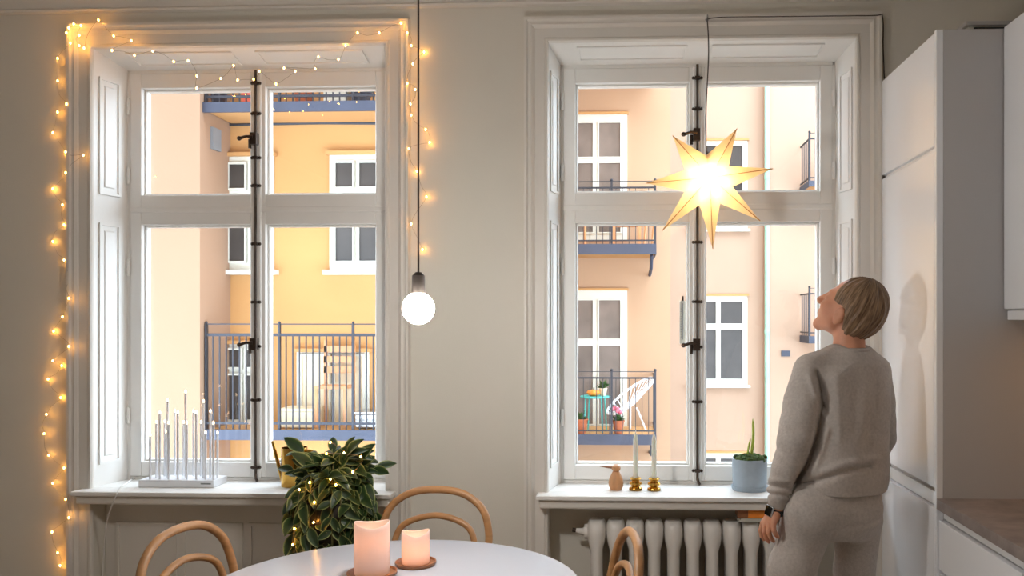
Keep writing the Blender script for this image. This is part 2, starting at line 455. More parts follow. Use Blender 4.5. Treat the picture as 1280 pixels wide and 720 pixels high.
G_Z, B_TOP = -5.0, 7.2
structure(MB().box(-12, 14, WY + .05, WB, CZ + .26, 11.0).build('wall_sky_block', M['peach']))  # unseen wall overhead, added to cut sky light on the facades
structure(MB().box(-12, 16, WB + .001, 30, G_Z - .3, G_Z).build('ground', M['paving']))

# house with the long balconies (seen through the window with fairy lights)
LF, LB, LXE = 8.62, 9.30, -1.55
xcorner = WX(250, LF)
o1 = (xcorner, LF, G_Z)
h1 = empty('apartment_house', o1, 'rendered apartment house with long blue-edged balconies behind the fairy-light window', 'building')
MB(o1).box(-9.5, LXE, LB, 14.9, G_Z, B_TOP).build('wall', M['orange'], h1)
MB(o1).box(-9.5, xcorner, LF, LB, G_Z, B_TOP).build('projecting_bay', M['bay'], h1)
sz = [(WZ(550, 8.7, 360), WZ(537, 8.7, 360)), (WZ(140, 8.7, 360), WZ(127.5, 8.7, 360))]
sz += [(a + 3.28, b + 3.28) for a, b in sz[1:]] + [(a - 3.28, b - 3.28) for a, b in sz[:1]]
for a, b in sz: balcony(h1, xcorner + .02, LXE + .3, 8.70, LB, a, b, o1, left=False, n=44, pw=.010)
four = [(.12, .44, .08, .62), (.56, .88, .08, .62), (.12, .44, .72, .93), (.56, .88, .72, .93)]
bwin(h1, 281, 343, 196, 338, LB, o1, four)
bwin(h1, 413, 480, 194, 338, LB, o1, four)
bwin(h1, 276, 338, 430, 532, LB, o1, four, False)
bwin(h1, 372, 462, 440, 532, LB, o1, [(.08, .46, .05, .95), (.54, .92, .05, .95)], False, M['cream'])
k_ = [W(250, 145, 8.86), W(275, 156, LB - .02), W(320, 155, LB - .02), W(400, 153.5, LB - .02), W(480, 154, LB - .02), W(600, 153, LB - .02)]
MB(o1).tube(k_, .018, 6).build('cable', M['railing'], h1)
v0, v1 = W(251.5, 186, 8.85), W(258, 164, 9.05)
MB(o1).box(xcorner - .01, xcorner + .03, 8.84, 9.02, v0.z, v1.z).build('vent_grille', M['print'], h1)

# far house: part with stacked balconies and part set back with the drainpipe
AY, ABF, BYY = 16.2, 15.0, 18.3
xa1 = WX(838, AY)
o2 = (xa1, AY, G_Z)
h2 = empty('apartment_house', o2, 'peach rendered house with iron balconies and a pale green drainpipe', 'building')
MB(o2).box(-9.5, xa1, AY, 24, G_Z, 9.6).build('wall', M['peach_shade'], h2)
MB(o2).box(xa1, WX(954, BYY), BYY, 24, G_Z, 9.6).build('wall', M['peach'], h2)
MB(o2).box(WX(954, BYY), 12, BYY - .12, 24, G_Z, 9.6).build('wall', M['peach'], h2)
ax1 = WX(819, ABF)
spans = [(WZ(318, ABF, 770), WZ(305, ABF, 770)), (WZ(556, ABF, 770), WZ(543, ABF, 770))]
spans.append(tuple(z + 3.28 for z in spans[0]))
for a, b in spans: balcony(h2, LXE - .2, ax1, ABF, AY, a, b, o2, hgt=1.09, left=False)
for a, b in spans[:2]:
    p = MB(o2); p.tube([(ax1 - .06, ABF + .1, a), (ax1 - .06, ABF + .35, a - .22), (ax1 - .06, AY, a - .3)], .03, 6); p.build('bracket', M['slab'], h2)
dbl = [(.11, .45, .66, .93), (.55, .89, .66, .93), (.11, .45, .06, .61), (.55, .89, .06, .61)]
bwin(h2, 706, 784, 143, 300, AY, o2, dbl, False, M['bpane_brown'])
bwin(h2, 706, 784, 363, 540, AY, o2, dbl, False, M['bpane_brown'])
sixp = [(.09, .46, .69, .94), (.54, .91, .69, .94), (.09, .46, .07, .62), (.54, .91, .07, .62)]
bwin(h2, 861, 934, 370, 481, BYY, o2, sixp)
bwin(h2, 861, 934, 176, 287, BYY, o2, sixp)
bwin(h2, 861, 934, 566, 676, BYY, o2, sixp)
pz = WX(957, BYY)
dp = MB(o2); dp.tube([(pz, BYY - .20, G_Z), (pz, BYY - .20, 9.6)], .052, 10); dpo = dp.build('drainpipe', M['pipe'], h2, True)
for z in (-2, 1.2, 4.4, 7.6): MB(o2).lathe([(.058, -.04), (.062, -.03), (.062, .03), (.058, .04)], (pz, BYY - .20, z), 10).build('pipe_collar', M['pipe'], dpo)
a = W(980.5, 441.5, BYY); MB(o2).box(a.x - .09, a.x + .09, BYY - .15, BYY - .11, a.z - .06, a.z + .06).build('house_plaque', M['slab'], h2)
# narrow balconies with the long side hidden by the window frame
for vs, vt in ((232, 226), (428, 420)):
    za, zb = WZ(vs, BYY - 1, 1016), WZ(vt, BYY - 1, 1016)
    balcony(h2, WX(1012, BYY - 1), WX(1012, BYY - 1) + 2.2, BYY - 1.0, BYY - .12, za - .02, zb, o2, hgt=.95, right=True)

# balcony things
zl = spans[1][1]; zu = spans[0][1]
def cyl(b, x, y, z0, z1, r, n=8): return b.tube([(x, y, z0), (x, y, z1)], r, n)
bx0 = WX(766, 15.5)
t = empty('garden_bench', (bx0, 15.5, zu), 'wooden slatted bench on the upper far balcony', 'bench')
O = (bx0, 15.5, zu)
for k in range(3): MB(O).box(bx0, bx0 + .52, 15.4 + k * .11, 15.48 + k * .11, zu + .36, zu + .40).build('slat', M['wood'], t)
for x in (bx0 + .03, bx0 + .47):
    for y in (15.42, 15.68): MB(O).box(x - .03, x + .03, y - .03, y + .03, zu, zu + .36).build('leg', M['wood'], t)
bx1 = WX(812, 15.5)
t = empty('folding_chair', (bx1, 15.5, zu), 'folded wooden chair leaning at the far balcony corner post', 'chair')
O = (bx1, 15.5, zu)
for k in range(2): MB(O).tube([(bx1 - .1 + k * .14, 15.4, zu), (bx1 - .02 + k * .14, 15.5, zu + .9)], .025, 6).build('frame_rail', M['wood'], t)
MB(O).box(bx1 - .1, bx1 + .12, 15.44, 15.48, zu + .35, zu + .8).build('seat', M['wood'], t)
bx2 = WX(727, 15.5)
t = empty('wooden_stool', (bx2, 15.5, zu), 'small wooden stool beside the bench on the upper far balcony', 'stool'); O = (bx2, 15.5, zu)
MB(O).box(bx2 - .12, bx2 + .08, 15.4, 15.65, zu + .42, zu + .47).build('seat', M['wood'], t)
for x in (bx2 - .1, bx2 + .06):
    for y in (15.43, 15.62): cyl(MB(O), x, y, zu, zu + .42, .02).build('leg', M['wood'], t)
# lower balcony: lounge chair, table, pots
cx_ = WX(788, 15.6)
t = empty('lounge_chair', (cx_, 15.6, zl), 'white wire lounge chair on the lower far balcony', 'chair'); O = (cx_, 15.6, zl)
sh = MB(O); seat_pts = []
for i in range(9):
    th = -0.9 + i * 0.225
    ring = []
    for k in range(2): pass
ringp = [Vector((cx_ + .40 * math.cos(q) + .12 * math.sin(q), 15.6 + .30 * math.sin(q + .6), zl + .62 + .30 * math.cos(q - .7))) for q in [2 * PI * k / 28 for k in range(28)]]
MB(O).tube(ringp, .022, 6, True).build('rim', M['metal_white'], t)
ctr = Vector((cx_ - .08, 15.66, zl + .38))
s_ = MB(O)
for p in ringp[::1]:
    s_.tube(spline([p, (p + ctr) / 2 + Vector((0, .04, -.06)), ctr], 3), .009, 5)
s_.build('wire_shell', M['metal_white'], t)
for dx in (-.28, .0, .28): MB(O).tube([(cx_ + dx * .4, 15.62, zl + .40), (cx_ + dx, 15.6 + (.2 if dx == 0 else -.1), zl)], .016, 6).build('leg', M['metal_white'], t)
tx = WX(744, 15.4)
t = empty('balcony_table', (tx, 15.4, zl), 'small round teal metal table on the lower far balcony', 'table'); O = (tx, 15.4, zl)
MB(O).lathe([(.0, .0), (.26, .0), (.27, .015), (.26, .03), (.0, .03)], (tx, 15.4, zl + .60), 20).build('table_top', M['teal'], t)
for q in range(4):
    MB(O).tube([(tx + .2 * math.cos(q * PI / 2 + .6), 15.4 + .2 * math.sin(q * PI / 2 + .6), zl + .6), (tx + .24 * math.cos(q * PI / 2 + .6), 15.4 + .24 * math.sin(q * PI / 2 + .6), zl)], .014, 6).build('leg', M['teal'], t)
p_ = (tx - .03, 15.36, zl + .63)
t = empty('squash', p_, 'orange squash lying on the teal balcony table', 'vegetable')
s_ = MB(p_)
s_.rings([[Vector((p_[0] + rr * (1 + .08 * math.cos(8 * q)) * math.cos(q), p_[1] + rr * (1 + .08 * math.cos(8 * q)) * math.sin(q), p_[2] + zz)) for q in [2 * PI * k / 32 for k in range(32)]] for rr, zz in ((.03, 0), (.09, .02), (.115, .06), (.09, .10), (.02, .112))])
s_.build('body', M['pumpkin'], t, True); MB(p_).tube([(p_[0], p_[1], p_[2] + .11), (p_[0] + .01, p_[1], p_[2] + .15)], .012, 6).build('stem', M['stem'], t)
def potted(name, label, x, y, z, hp, rp, matpot, blobs, mats, cat='plant', group=None):
    t = empty(name, (x, y, z), label, cat, group); O = (x, y, z)
    MB(O).lathe([(rp * .7, 0), (rp, hp), (rp * 1.1, hp), (rp * 1.1, hp * 1.12), (rp * .9, hp * 1.12), (rp * .85, hp * .9), (.001, hp * .9)], O, 14).build('pot', matpot, t, True)
    b = MB(O)
    for k in range(blobs):
        q = random.random() * 2 * PI; e = random.uniform(.2, 1.2); l = random.uniform(.10, .2)
        p0 = Vector((x, y, z + hp)); p1 = p0 + Vector((math.cos(q) * math.cos(e), math.sin(q) * math.cos(e), math.sin(e))) * l
        n_ = (p1 - p0).cross(Vector((0, 0, 1))).normalized() * .035
        mid = (p0 + p1) / 2 + Vector((0, 0, .02))
        b.add([p0, mid + n_, p1, mid - n_], [(0, 1, 2, 3)])
    b.build('foliage', mats[0], t)
    if len(mats) > 1:
        f = MB(O)
        for k in range(9):
            q = random.random() * 2 * PI; rr = random.uniform(.02, .12)
            f.sphere((x + rr * math.cos(q), y + rr * math.sin(q), z + hp + random.uniform(.12, .24)), .035, 7, 5)
        f.build('flowers', mats[1], t)
    return t
x = WX(773, 15.17); potted('potted_flower', 'pink flowers in a terracotta pot on the balcony floor', x, 15.17, zl, .2, .10, M['earth'], 30, (M['fgreen'], M['pink']))
x = WX(726, 15.17); potted('potted_plant', 'leafy plant in a terracotta pot at the wall end of the balcony', x, 15.17, zl, .22, .12, M['earth'], 30, (M['fgreen'],))
x = WX(756, 15.45); potted('table_plant', 'dark leafy plant standing on the teal balcony table', tx + .14, 15.45, zl + .63, .12, .07, M['cream'], 36, (M['fgreen'],))
# things on the near long balconies
zb_ = sz[0][1]
def crate(name, label, u0, u1, Y, z, h, m, cat='box', d=.3):
    x0, x1 = WX(u0, Y), WX(u1, Y); O = ((x0 + x1) / 2, Y, z)
    t = empty(name, O, label, cat)
    MB(O).box(x0, x1, Y, Y + d, z, z + h).build('body', m, t, bevel=.01)
    MB(O).box(x0 - .01, x1 + .01, Y - .01, Y + d + .01, z + h, z + h + .03).build('lid', m, t, bevel=.006)
crate('storage_box', 'beige storage box behind the railing of the near balcony', 350, 390, 8.85, zb_, .17, M['cream'])
crate('storage_box', 'low wide grey storage chest behind the near balcony railing', 444, 492, 8.85, zb_, .14, M['steel'])
x = WX(416, 8.95); O = (x, 8.95, zb_)
t = empty('garden_chair', O, 'wooden chair on the near balcony behind the railing', 'chair')
MB(O).box(x - .17, x + .17, 8.86, 9.16, zb_ + .40, zb_ + .43).build('seat', M['wood'], t)
for k in range(3): MB(O).box(x - .17, x + .17, 9.15, 9.18, zb_ + .55 + k * .11, zb_ + .62 + k * .11).build('slat', M['wood'], t)
for dx in (-.15, .15):
    MB(O).box(x + dx - .015, x + dx + .015, 8.87, 8.90, zb_, zb_ + .4).build('leg', M['wood'], t); MB(O).box(x + dx - .015, x + dx + .015, 9.15, 9.18, zb_, zb_ + .9).build('leg', M['wood'], t)
zt_ = sz[1][1]
crate('planter_box', 'red planter box on the upper near balcony', 301, 322, 8.84, zt_, .22, M['redpl'], 'planter', .2)
crate('planter_box', 'white planter box on the upper near balcony', 404, 432, 8.84, zt_, .2, M['bwhite'], 'planter', .2)
for u_, lab in ((270, 'grey-leaved plant on the upper near balcony by the bay'), (380, 'leafy plant on the upper near balcony beside the white planter'), (452, 'dark leafy plant on the upper near balcony past the white planter')):
    potted('balcony_plant', lab, WX(u_, 8.95), 8.95, zt_, .14, .1, M['earth'] if u_ == 380 else M['slab'], 50, (M['fgreen'],))

# ------------------------------------------------------------------ kitchen
KX, KY0, KY1 = 1.010, 2.87, 3.485
KT = 2.42
O = (KX, KY0, 0)
t = empty('tall_cabinet', O, 'tall white handleless cabinet with three doors beside the window', 'cabinet')
b = MB(O); b.box(KX + .021, RX - .002, KY0, KY1, .0, KT)
b.build('body', M['cabside'], t, bevel=.002)
MB(O).box(KX - .001, KX + .021, KY0, KY0 + .018, .08, KT).build('side_edge', M['cab'], t, bevel=.002)
for z0, z1 in ((2.045, KT - .004), (.925, 2.030), (.09, .858)):
    MB(O).box(KX, KX + .02, KY0 + .024, KY1 - .004, z0, z1).build('door', M['cab'], t, bevel=.002)
for z0, z1 in ((2.030, 2.045), (.862, .905)):
    MB(O).box(KX + .014, KX + .021, KY0 + .02, KY1 - .002, z0, z1).build('grip_profile', M['rail'], t)
MB(O).box(KX + .004, KX + .02, KY1 - .06, KY1 - .03, .866, .915).build('hinge_cover', M['cabside'], t)
# base units along the wall
CT = .895
by = KY0
lab = ['white drawer unit under the stone worktop next to the tall cabinet', 'white drawer unit second from the tall cabinet', 'white drawer unit third from the tall cabinet', 'white drawer unit at the far end of the worktop']
for i in range(4):
    y1, y0 = by - i * .60 - .002, by - (i + 1) * .60 + .002
    O = (KX, y0, 0)
    t = empty('base_cabinet', O, lab[i], 'cabinet', 'drawer units under the worktop')
    MB(O).box(KX + .03, RX - .002, y0, y1, .0, .858).build('body', M['cabside'], t)
    for z0, z1 in ((.665, .825), (.385, .655), (.09, .375)):
        d = MB(O).box(KX + .005, KX + .026, y0 + .002, y1 - .002, z0, z1).build('drawer', M['cab'], t, bevel=.002)
    MB(O).box(KX + .022, KX + .032, y0, y1, .830, .858).build('grip_profile', M['rail'], t)
o = MB().box(KX - .002, RX - .001, KY0 - 2.42, KY0 - .001, .860, CT).build('stone_worktop', M['counter'], bevel=.002)
tag(o, 'grey-brown stone worktop over the white drawer units', 'countertop')
UX = 1.222
uz0, uz1 = 1.475, 2.425
for i, lb in enumerate(('white wall cabinet touching the tall cabinet above the worktop', 'white wall cabinet second from the tall cabinet')):
    y1, y0 = KY0 - i * .8 - .003, KY0 - (i + 1) * .8 + .003
    O = (UX, y0, uz0)
    t = empty('wall_cabinet', O, lb, 'cabinet', 'wall cabinets over the worktop')
    MB(O).box(UX + .024, RX - .001, y0, y1, uz0, uz1).build('body', M['cabside'], t)
    for k in range(2): MB(O).box(UX, UX + .02, y0 + k * .398 + .002, y0 + k * .398 + .394, uz0 + .035, uz1 - .003).build('door', M['cab'], t, bevel=.002)
    MB(O).box(UX + .012, UX + .024, y0, y1, uz0, uz0 + .03).build('light_pelmet', M['cab'], t, bevel=.002)
O = (1.42, 2.50, uz0)
t = empty('under_cabinet_light', O, 'warm light strip under the white wall cabinet', 'lamp')
MB(O).box(1.40, 1.45, 2.25, 2.75, uz0 - .014, uz0 - .001).build('housing', M['metal_white'], t)
MB(O).box(1.405, 1.445, 2.26, 2.74, uz0 - .017, uz0 - .0145).build('diffuser', emit('warm_strip_light', (255, 186, 110), 8.0), t)
O = (1.33, 3.1, KT)
t = empty('flat_box', O, 'flat grey box lying on top of the tall cabinet', 'box')
MB(O).box(1.14, 1.45, 2.95, 3.2, KT + .001, KT + .035).build('body', M['wall'], t, bevel=.003)
MB(O).box(1.16, 1.26, 2.946, 2.951, KT + .018, KT + .030).build('slot', M['black'], t); MB(O).box(1.13, 1.46, 2.94, 3.21, KT + .035, KT + .05).build('lid', M['cabside'], t, bevel=.003)

# ------------------------------------------------------------------ radiator
RYc, RT, RB = 3.53, .665, .14
O = (WX(742, RYc), RYc, 0)
t = empty('radiator', O, 'white cast-iron column radiator in the niche under the window', 'radiator')
x0 = WX(746, RYc); pitch = .0775; nsec = 12
sec = MB((x0, RYc, 0))
def sec_half(z):      # half width of a section: wide at the headers, slim in between
    e = min(z - RB, RT - z)
    return .0250 + .0134 * max(0.0, min(1.0, (.115 - e) / .05)) ** .7 if e > .02 else .0384 - (.02 - e) * .5
zs = [RB, RB + .006, RB + .015, RB + .03, RB + .06, RB + .085, RB + .10, RB + .12, (RB + RT) / 2, RT - .12, RT - .10, RT - .085, RT - .06, RT - .03, RT - .015, RT - .006, RT]
rg = []
for z in zs:
    e = min(z - RB, RT - z); hw = sec_half(z); dp_ = .072 * (1 if e > .03 else .55 + .45 * math.sqrt(max(0, 1 - ((.03 - e) / .03) ** 2)))
    ring = []
    for k in range(20):
        q = 2 * PI * k / 20; c_, s_ = math.cos(q), math.sin(q)
        ring.append(Vector((x0 + hw * math.copysign(abs(c_) ** .9, c_), RYc + dp_ * math.copysign(abs(s_) ** .75, s_), z)))
    rg.append(ring)
sec.rings(rg)
sec_me = sec.mesh('section', M['rad'], True)
for k in range(nsec):
    s_ = link_mesh('section', sec_me, t); s_.location = (x0 - O[0] + k * pitch, 0, 0)
vz = RT - .052
v_ = MB(O); v_.tube([(x0 - .036, RYc, vz), (x0 - .05, RYc, vz)], .03, 12); v_.tube([(x0 - .05, RYc, vz), (x0 - .06, RYc, vz), (x0 - .085, RYc, vz + .004)], [.018, .014, .009], 10)
v_.build('end_plug', M['rad'], t, True)
MB(O).tube([(x0 - .085, RYc, vz + .004), (x0 - .10, RYc, vz + .006)], .009, 8).build('bleed_valve', M['iron'], t, True)
for k in (1, nsec - 2): MB(O).box(x0 + k * pitch - .02, x0 + k * pitch + .02, RYc - .05, RYc + .05, 0, RB).build('foot', M['rad'], t, bevel=.004)
zr = RT + .012
p_ = W(938, 640, 3.47)
O = (p_.x, 3.47, zr)
t = empty('card_stack', O, 'small stack of white cards lying on the radiator', 'paper')
for k in range(3): MB(O).box(p_.x - .05 + .006 * k, p_.x + .05 + .004 * k, 3.45, 3.55, zr + k * .004, zr + k * .004 + .003).build('card', M['bwhite'], t)
O = (p_.x, 3.49, zr + .012)
t = empty('matchbox', O, 'small orange and brown box on white cards on the radiator', 'box')
MB(O).box(p_.x - .05, p_.x + .055, 3.46, 3.54, zr + .012, zr + .042).build('sleeve', M['pumpkin'], t, bevel=.002)
MB(O).box(p_.x - .052, p_.x - .01, 3.459, 3.541, zr + .013, zr + .044).build('band', M['coaster'], t, bevel=.002)

# ------------------------------------------------------------------ dining table and chairs
TC, TR, TZ = Vector((-.650, 2.395, 0)), .527, .73
t = empty('dining_table', TC, 'round white pedestal dining table', 'table')
MB(TC).lathe([(.001, TZ - .022), (TR - .03, TZ - .022), (TR - .006, TZ - .012), (TR, TZ - .004), (TR - .002, TZ - .001), (TR - .006, TZ), (.001, TZ)], TC, 96).build('table_top', M['tabletop'], t, True)
MB(TC).lathe([(.30, 0), (.30, .008), (.24, .02), (.12, .05), (.065, .10), (.048, .2), (.045, .35), (.052, .5), (.075, .62), (.13, .69), (.18, .706), (.001, .707)], TC, 48).build('pedestal', M['metal_white'], t, True)

def make_chair():
    t = empty('bentwood_chair')
    def sym(pts): return pts + [(-x, y, z) for x, y, z in pts[::-1]]
    a = [(-.205, .275, 0), (-.192, .225, .25), (-.186, .195, .46), (-.196, .205, .62), (-.198, .222, .71), (-.172, .238, .79), (-.10, .250, .842)]
    hoop = spline(a + [(0, .254, .856)] + [(-x, y, z) for x, y, z in a[::-1]], 8)
    MB().tube(hoop, .0135, 12).build('back_hoop', M['bent'], t, True)
    a = [(-.150, .165, .44), (-.152, .190, .55), (-.150, .212, .66), (-.115, .228, .733)]
    MB().tube(spline(a + [(0, .238, .765)] + [(-x, y, z) for x, y, z in a[::-1]], 8), .0115, 12).build('inner_hoop', M['bent'], t, True)
    so = MB().lathe([(.001, .445), (.17, .445), (.19, .45), (.196, .46), (.19, .470), (.17, .468), (.001, .462)], (0, 0, 0), 40).build('seat', M['bent'], t, True)
    MB().tube([(.203 * math.cos(q), .203 * math.sin(q), .455) for q in [2 * PI * k / 40 for k in range(40)]], .014, 10, True).build('seat_rim', M['bent'], so, True)
    for sx in (-1, 1):
        MB().tube([(sx * .15, -.13, .45), (sx * .165, -.15, .25), (sx * .18, -.18, 0)], [.0165, .015, .012], 10).build('leg', M['bent'], t, True)
    MB().tube([(.158 * math.cos(q), .02 + .175 * math.sin(q), .27) for q in [2 * PI * k / 36 for k in range(36)]], .009, 8, True).build('leg_ring', M['bent'], t, True)
    return t
ch = make_chair()
spots = [(W(545, 640, 3.12), 'bentwood chair between the table and the wall, under the blank wall', R(-4)),
         (W(232, 690, 2.52), 'bentwood chair beside the table below the candle-tube lamp', None),
         (W(784, 690, 2.50), 'bentwood chair at the table in front of the radiator', None)]
for i, (p, lb, rz) in enumerate(spots):
    c = ch if i == 0 else copy_tree(ch)
    d = Vector((p.x - TC.x, p.y - TC.y)); 
    ang = math.atan2(d.y, d.x) - PI / 2
    if rz is not None: ang = rz
    back = .235
    c.location = (p.x + math.sin(ang) * back, p.y - math.cos(ang) * back, 0)
    c.rotation_euler = (0, 0, ang)
    tag(c, lb, 'chair', 'bentwood dining chairs')

# candles on coasters
def led_candle(label, u, v, r, h, rc, cl):
    p = W(u, v, 1); d = p - Vector((0, 0, CAM_Z)); k = (TZ - CAM_Z) / d.z; x, y = d.x * k, d.y * k
    o = MB((x, y, TZ)).lathe([(.001, TZ), (rc * .93, TZ), (rc, TZ + .006), (rc, TZ + .012), (rc * .96, TZ + .012), (rc * .92, TZ + .006), (.001, TZ + .005)], (x, y, 0), 40).build('coaster', M['coaster'], None, True)
    o.location = (x, y, TZ); tag(o, cl, 'coaster')
    z0 = TZ + .0065
    t = empty('pillar_candle', (x, y, z0), label, 'candle')
    n = 40
    def lobe(rr, zz, wv): return [Vector((x + rr * math.cos(q), y + rr * math.sin(q), z0 + zz + wv * .006 * math.sin(2 * q + 1.0))) for q in [2 * PI * k / n for k in range(n)]]
    b = MB((x, y, z0))
    b.rings([lobe(r * .98, 0, 0), lobe(r, .004, 0), lobe(r, h * .3, 0), lobe(r, h - .04, 0), lobe(r, h - .012, .6), lobe(r * .995, h - .002, 1), lobe(r * .965, h, 1), lobe(r * .94, h - .003, 1)], False)
    b.add(lobe(r * .98, 0, 0), [tuple(range(n))[::-1]]); b.add(lobe(r * .995, .004, 0), [tuple(range(n))])
    b.build('wax', M['candle'], t, True)
    f = MB((x, y, z0)); f.lathe([(.001, h - .0615), (.0045, h - .056), (.0055, h - .048), (.003, h - .040), (.0005, h - .034)], (x, y, z0), 10)
    MB((x, y, z0)).lathe([(.004, .0045), (.003, .012), (.003, h - .062)], (x, y, z0), 8).build('stalk', M['cord_white'], t)
    f.build('flame', emit('led_flame', (255, 176, 118), 60.0), t, True)
def candle_mat():
    # wax shell that lets the light of the flame inside glow through
    m = mat('led_candle_wax', (236, 230, 226), 0.5, var=0.02)
    nt = m.node_tree; out = nt.nodes['Material Output']; b = nt.nodes['Principled BSDF']
    tr = nt.nodes.new('ShaderNodeBsdfTranslucent'); tr.inputs[0].default_value = lin((255, 222, 200)) + (1,)
    mx = nt.nodes.new('ShaderNodeMixShader'); mx.inputs[0].default_value = .32
    nt.links.new(b.outputs[0], mx.inputs[1]); nt.links.new(tr.outputs[0], mx.inputs[2]); nt.links.new(mx.outputs[0], out.inputs[0])
    return m
M['candle'] = candle_mat()
led_candle('tall glowing ivory pillar candle on a wooden coaster', 465, 719, .051, .146, .072, 'round wooden coaster under the tall pillar candle')
led_candle('short glowing ivory pillar candle on a wooden coaster', 519.5, 706, .042, .094, .062, 'round wooden coaster under the short pillar candle')

# ------------------------------------------------------------------ things on the sills
def on_sill(u, v):
    d = W(u, v, 1) - Vector((0, 0, CAM_Z)); k = (SILL_Z - CAM_Z) / d.z
    return Vector((d.x * k, d.y * k, SILL_Z))
# wooden bird
p = on_sill(770, 612)
t = empty('wooden_bird', p, 'turned wooden bird figurine with a long beak', 'figurine')
MB(p).lathe([(.001, 0), (.022, 0), (.029, .012), (.031, .028), (.027, .048), (.019, .064), (.014, .074), (.001, .076)], p, 24).build('body', M['wood'], t, True)
MB(p).sphere(p + Vector((0, 0, .088)), .0185, 16, 10, (1, 1, .85)).build('head', M['wood'], t, True)
MB(p).tube([p + Vector((-.012, 0, .090)), p + Vector((-.04, 0, .093)), p + Vector((-.066, 0, .096))], [.006, .0045, .002], 8).build('beak', M['coaster'], t, True)
for dy in (-1, 1): MB(p).sphere(p + Vector((-.008, dy * .0168, .092)), .002, 6, 4).build('eye', M['black'], t)
# brass candlesticks
for i, (u, v, vt, lb) in enumerate(((794.5, 612.5, 541, 'brass candlestick with pale taper next to the wooden bird'), (817.5, 613, 543, 'brass candlestick with pale taper farther from the wooden bird'))):
    p = on_sill(u, v)
    t = empty('candlestick', p, lb, 'candlestick', 'pair of brass candlesticks')
    MB(p).lathe([(.001, 0), (.026, 0), (.028, .004), (.026, .010), (.018, .014), (.016, .018), (.024, .022), (.027, .027), (.024, .033), (.016, .036), (.015, .040), (.022, .044), (.024, .048), (.020, .052), (.0115, .052), (.0115, .042), (.001, .042)], p, 28).build('holder', M['brass'], t, True)
    h = (W(u, vt, p.y).z - p.z)
    c = MB(p).lathe([(.001, .043), (.0108, .043), (.0108, .06), (.0095, h - .03), (.006, h - .008), (.002, h), (.0005, h)], p, 16).build('taper', M['taper'], t, True)
    MB(p).tube([p + Vector((0, 0, h - .002)), p + Vector((.001, 0, h + .010))], .0012, 5).build('wick', M['cord_white'], c)
# amaryllis pot
p = on_sill(937, 612)
t = empty('potted_amaryllis', p, 'blue-grey ceramic pot with moss and a sprouting amaryllis', 'plant')
so = MB(p).lathe([(.001, 0), (.068, 0), (.073, .006), (.074, .018), (.070, .018), (.066, .010), (.001, .010)], p, 36).build('saucer', M['pot'], t, True)
MB(p).lathe([(.001, .011), (.062, .011), (.068, .016), (.072, .124), (.071, .128), (.067, .128), (.064, .118), (.001, .116)], p, 36).build('pot', M['pot'], t, True)
ms = MB(p)
random.seed(3)
for k in range(90):
    q = random.random() * 2 * PI; rr = .062 * math.sqrt(random.random())
    ms.sphere(p + Vector((rr * math.cos(q), rr * math.sin(q), .122 + .014 * (1 - rr / .066) + random.uniform(-.004, .008))), random.uniform(.008, .014), 6, 4)
tag(ms.build('moss', M['moss'], t), kind='stuff')
def blade(b, base, top, bend, w, n=10):
    base, top = Vector(base), Vector(top)
    rs = []; pts = []
    for i in range(n + 1):
        s = i / n; pts.append(base.lerp(top, s) + Vector(bend) * math.sin(PI * s)); rs.append(max(.0008, w * (1 - .15 * s) * (1 if s < .72 else math.sqrt(max(0, 1 - ((s - .72) / .28) ** 2)))))
    b.tube(pts, rs, 10, flat=.6)
top = W(941, 523, p.y)
b = MB(p); blade(b, p + Vector((.004, 0, .12)), top, (.006, 0, 0), .011); b.build('flower_stalk', M['shoot'], t, True)
top2 = W(938.5, 548, p.y)
b = MB(p); blade(b, p + Vector((-.008, -.004, .12)), top2, (-.004, 0, 0), .007); b.build('leaf_shoot', M['shoot'], t, True)
# thermometer outside the glass
a, b_ = W(849.5, 430, SY + .075), W(857, 376, SY + .075)
O = ((a.x + b_.x) / 2, SY + .075, a.z)
t = empty('thermometer', O, 'white outdoor thermometer mounted on the window sash', 'thermometer')
MB(O).box(a.x, b_.x, SY + .070, SY + .076, a.z, b_.z).build('scale', M['bwhite'], t, bevel=.002)
MB(O).tube([((a.x + b_.x) / 2, SY + .068, a.z + .02), ((a.x + b_.x) / 2, SY + .068, b_.z - .01)], .0016, 6).build('tube', M['print'], t)
for k in range(12): MB(O).box(a.x + .003, a.x + .011, SY + .0692, SY + .0702, a.z + .03 + k * .011, a.z + .0315 + k * .011).build('tick', M['print'], t)
MB(O).box((a.x + b_.x) / 2 - .004, (a.x + b_.x) / 2 + .004, SY + .060, SY + .078, b_.z, b_.z + .02).build('clip', M['iron'], t)
# candle-tube lamp
p0 = on_sill(181.5, 606); x0 = p0.x; x1 = on_sill(274, 607).x; ya, yb = 3.515, 3.635
O = (x0, ya, SILL_Z)
t = empty('candle_tube_lamp', O, 'white light bar with a row of slender lit candle tubes', 'lamp')
zb = SILL_Z + .030
MB(O).box(x0, x1, ya, yb, SILL_Z, zb).build('base', M['metal_white'], t, bevel=.002)
MB(O).box(x1 - .055, x1 - .012, ya - .001, ya + .001, SILL_Z + .014, SILL_Z + .019).build('maker_mark', M['print'], t)
M['tube_tip'] = emit('warm_candle_tip', (255, 214, 170), 9.0)
tubes = [(187.7, 545, 0), (199.8, 517, 0), (210.8, 530, 0), (222.3, 517, 0), (233.5, 530, 0), (245.3, 517, 0), (257, 542, 0), (268, 530, 0),
         (195.5, 529, 1), (209.5, 502, 1), (232, 491, 1), (254.5, 503, 1), (263, 515, 1), (274.5, 542, 1),
         (207.3, 541, 2), (218.5, 515, 2), (229.6, 529, 2), (241.8, 515, 2), (251.3, 529, 2), (206, 528, 2)]
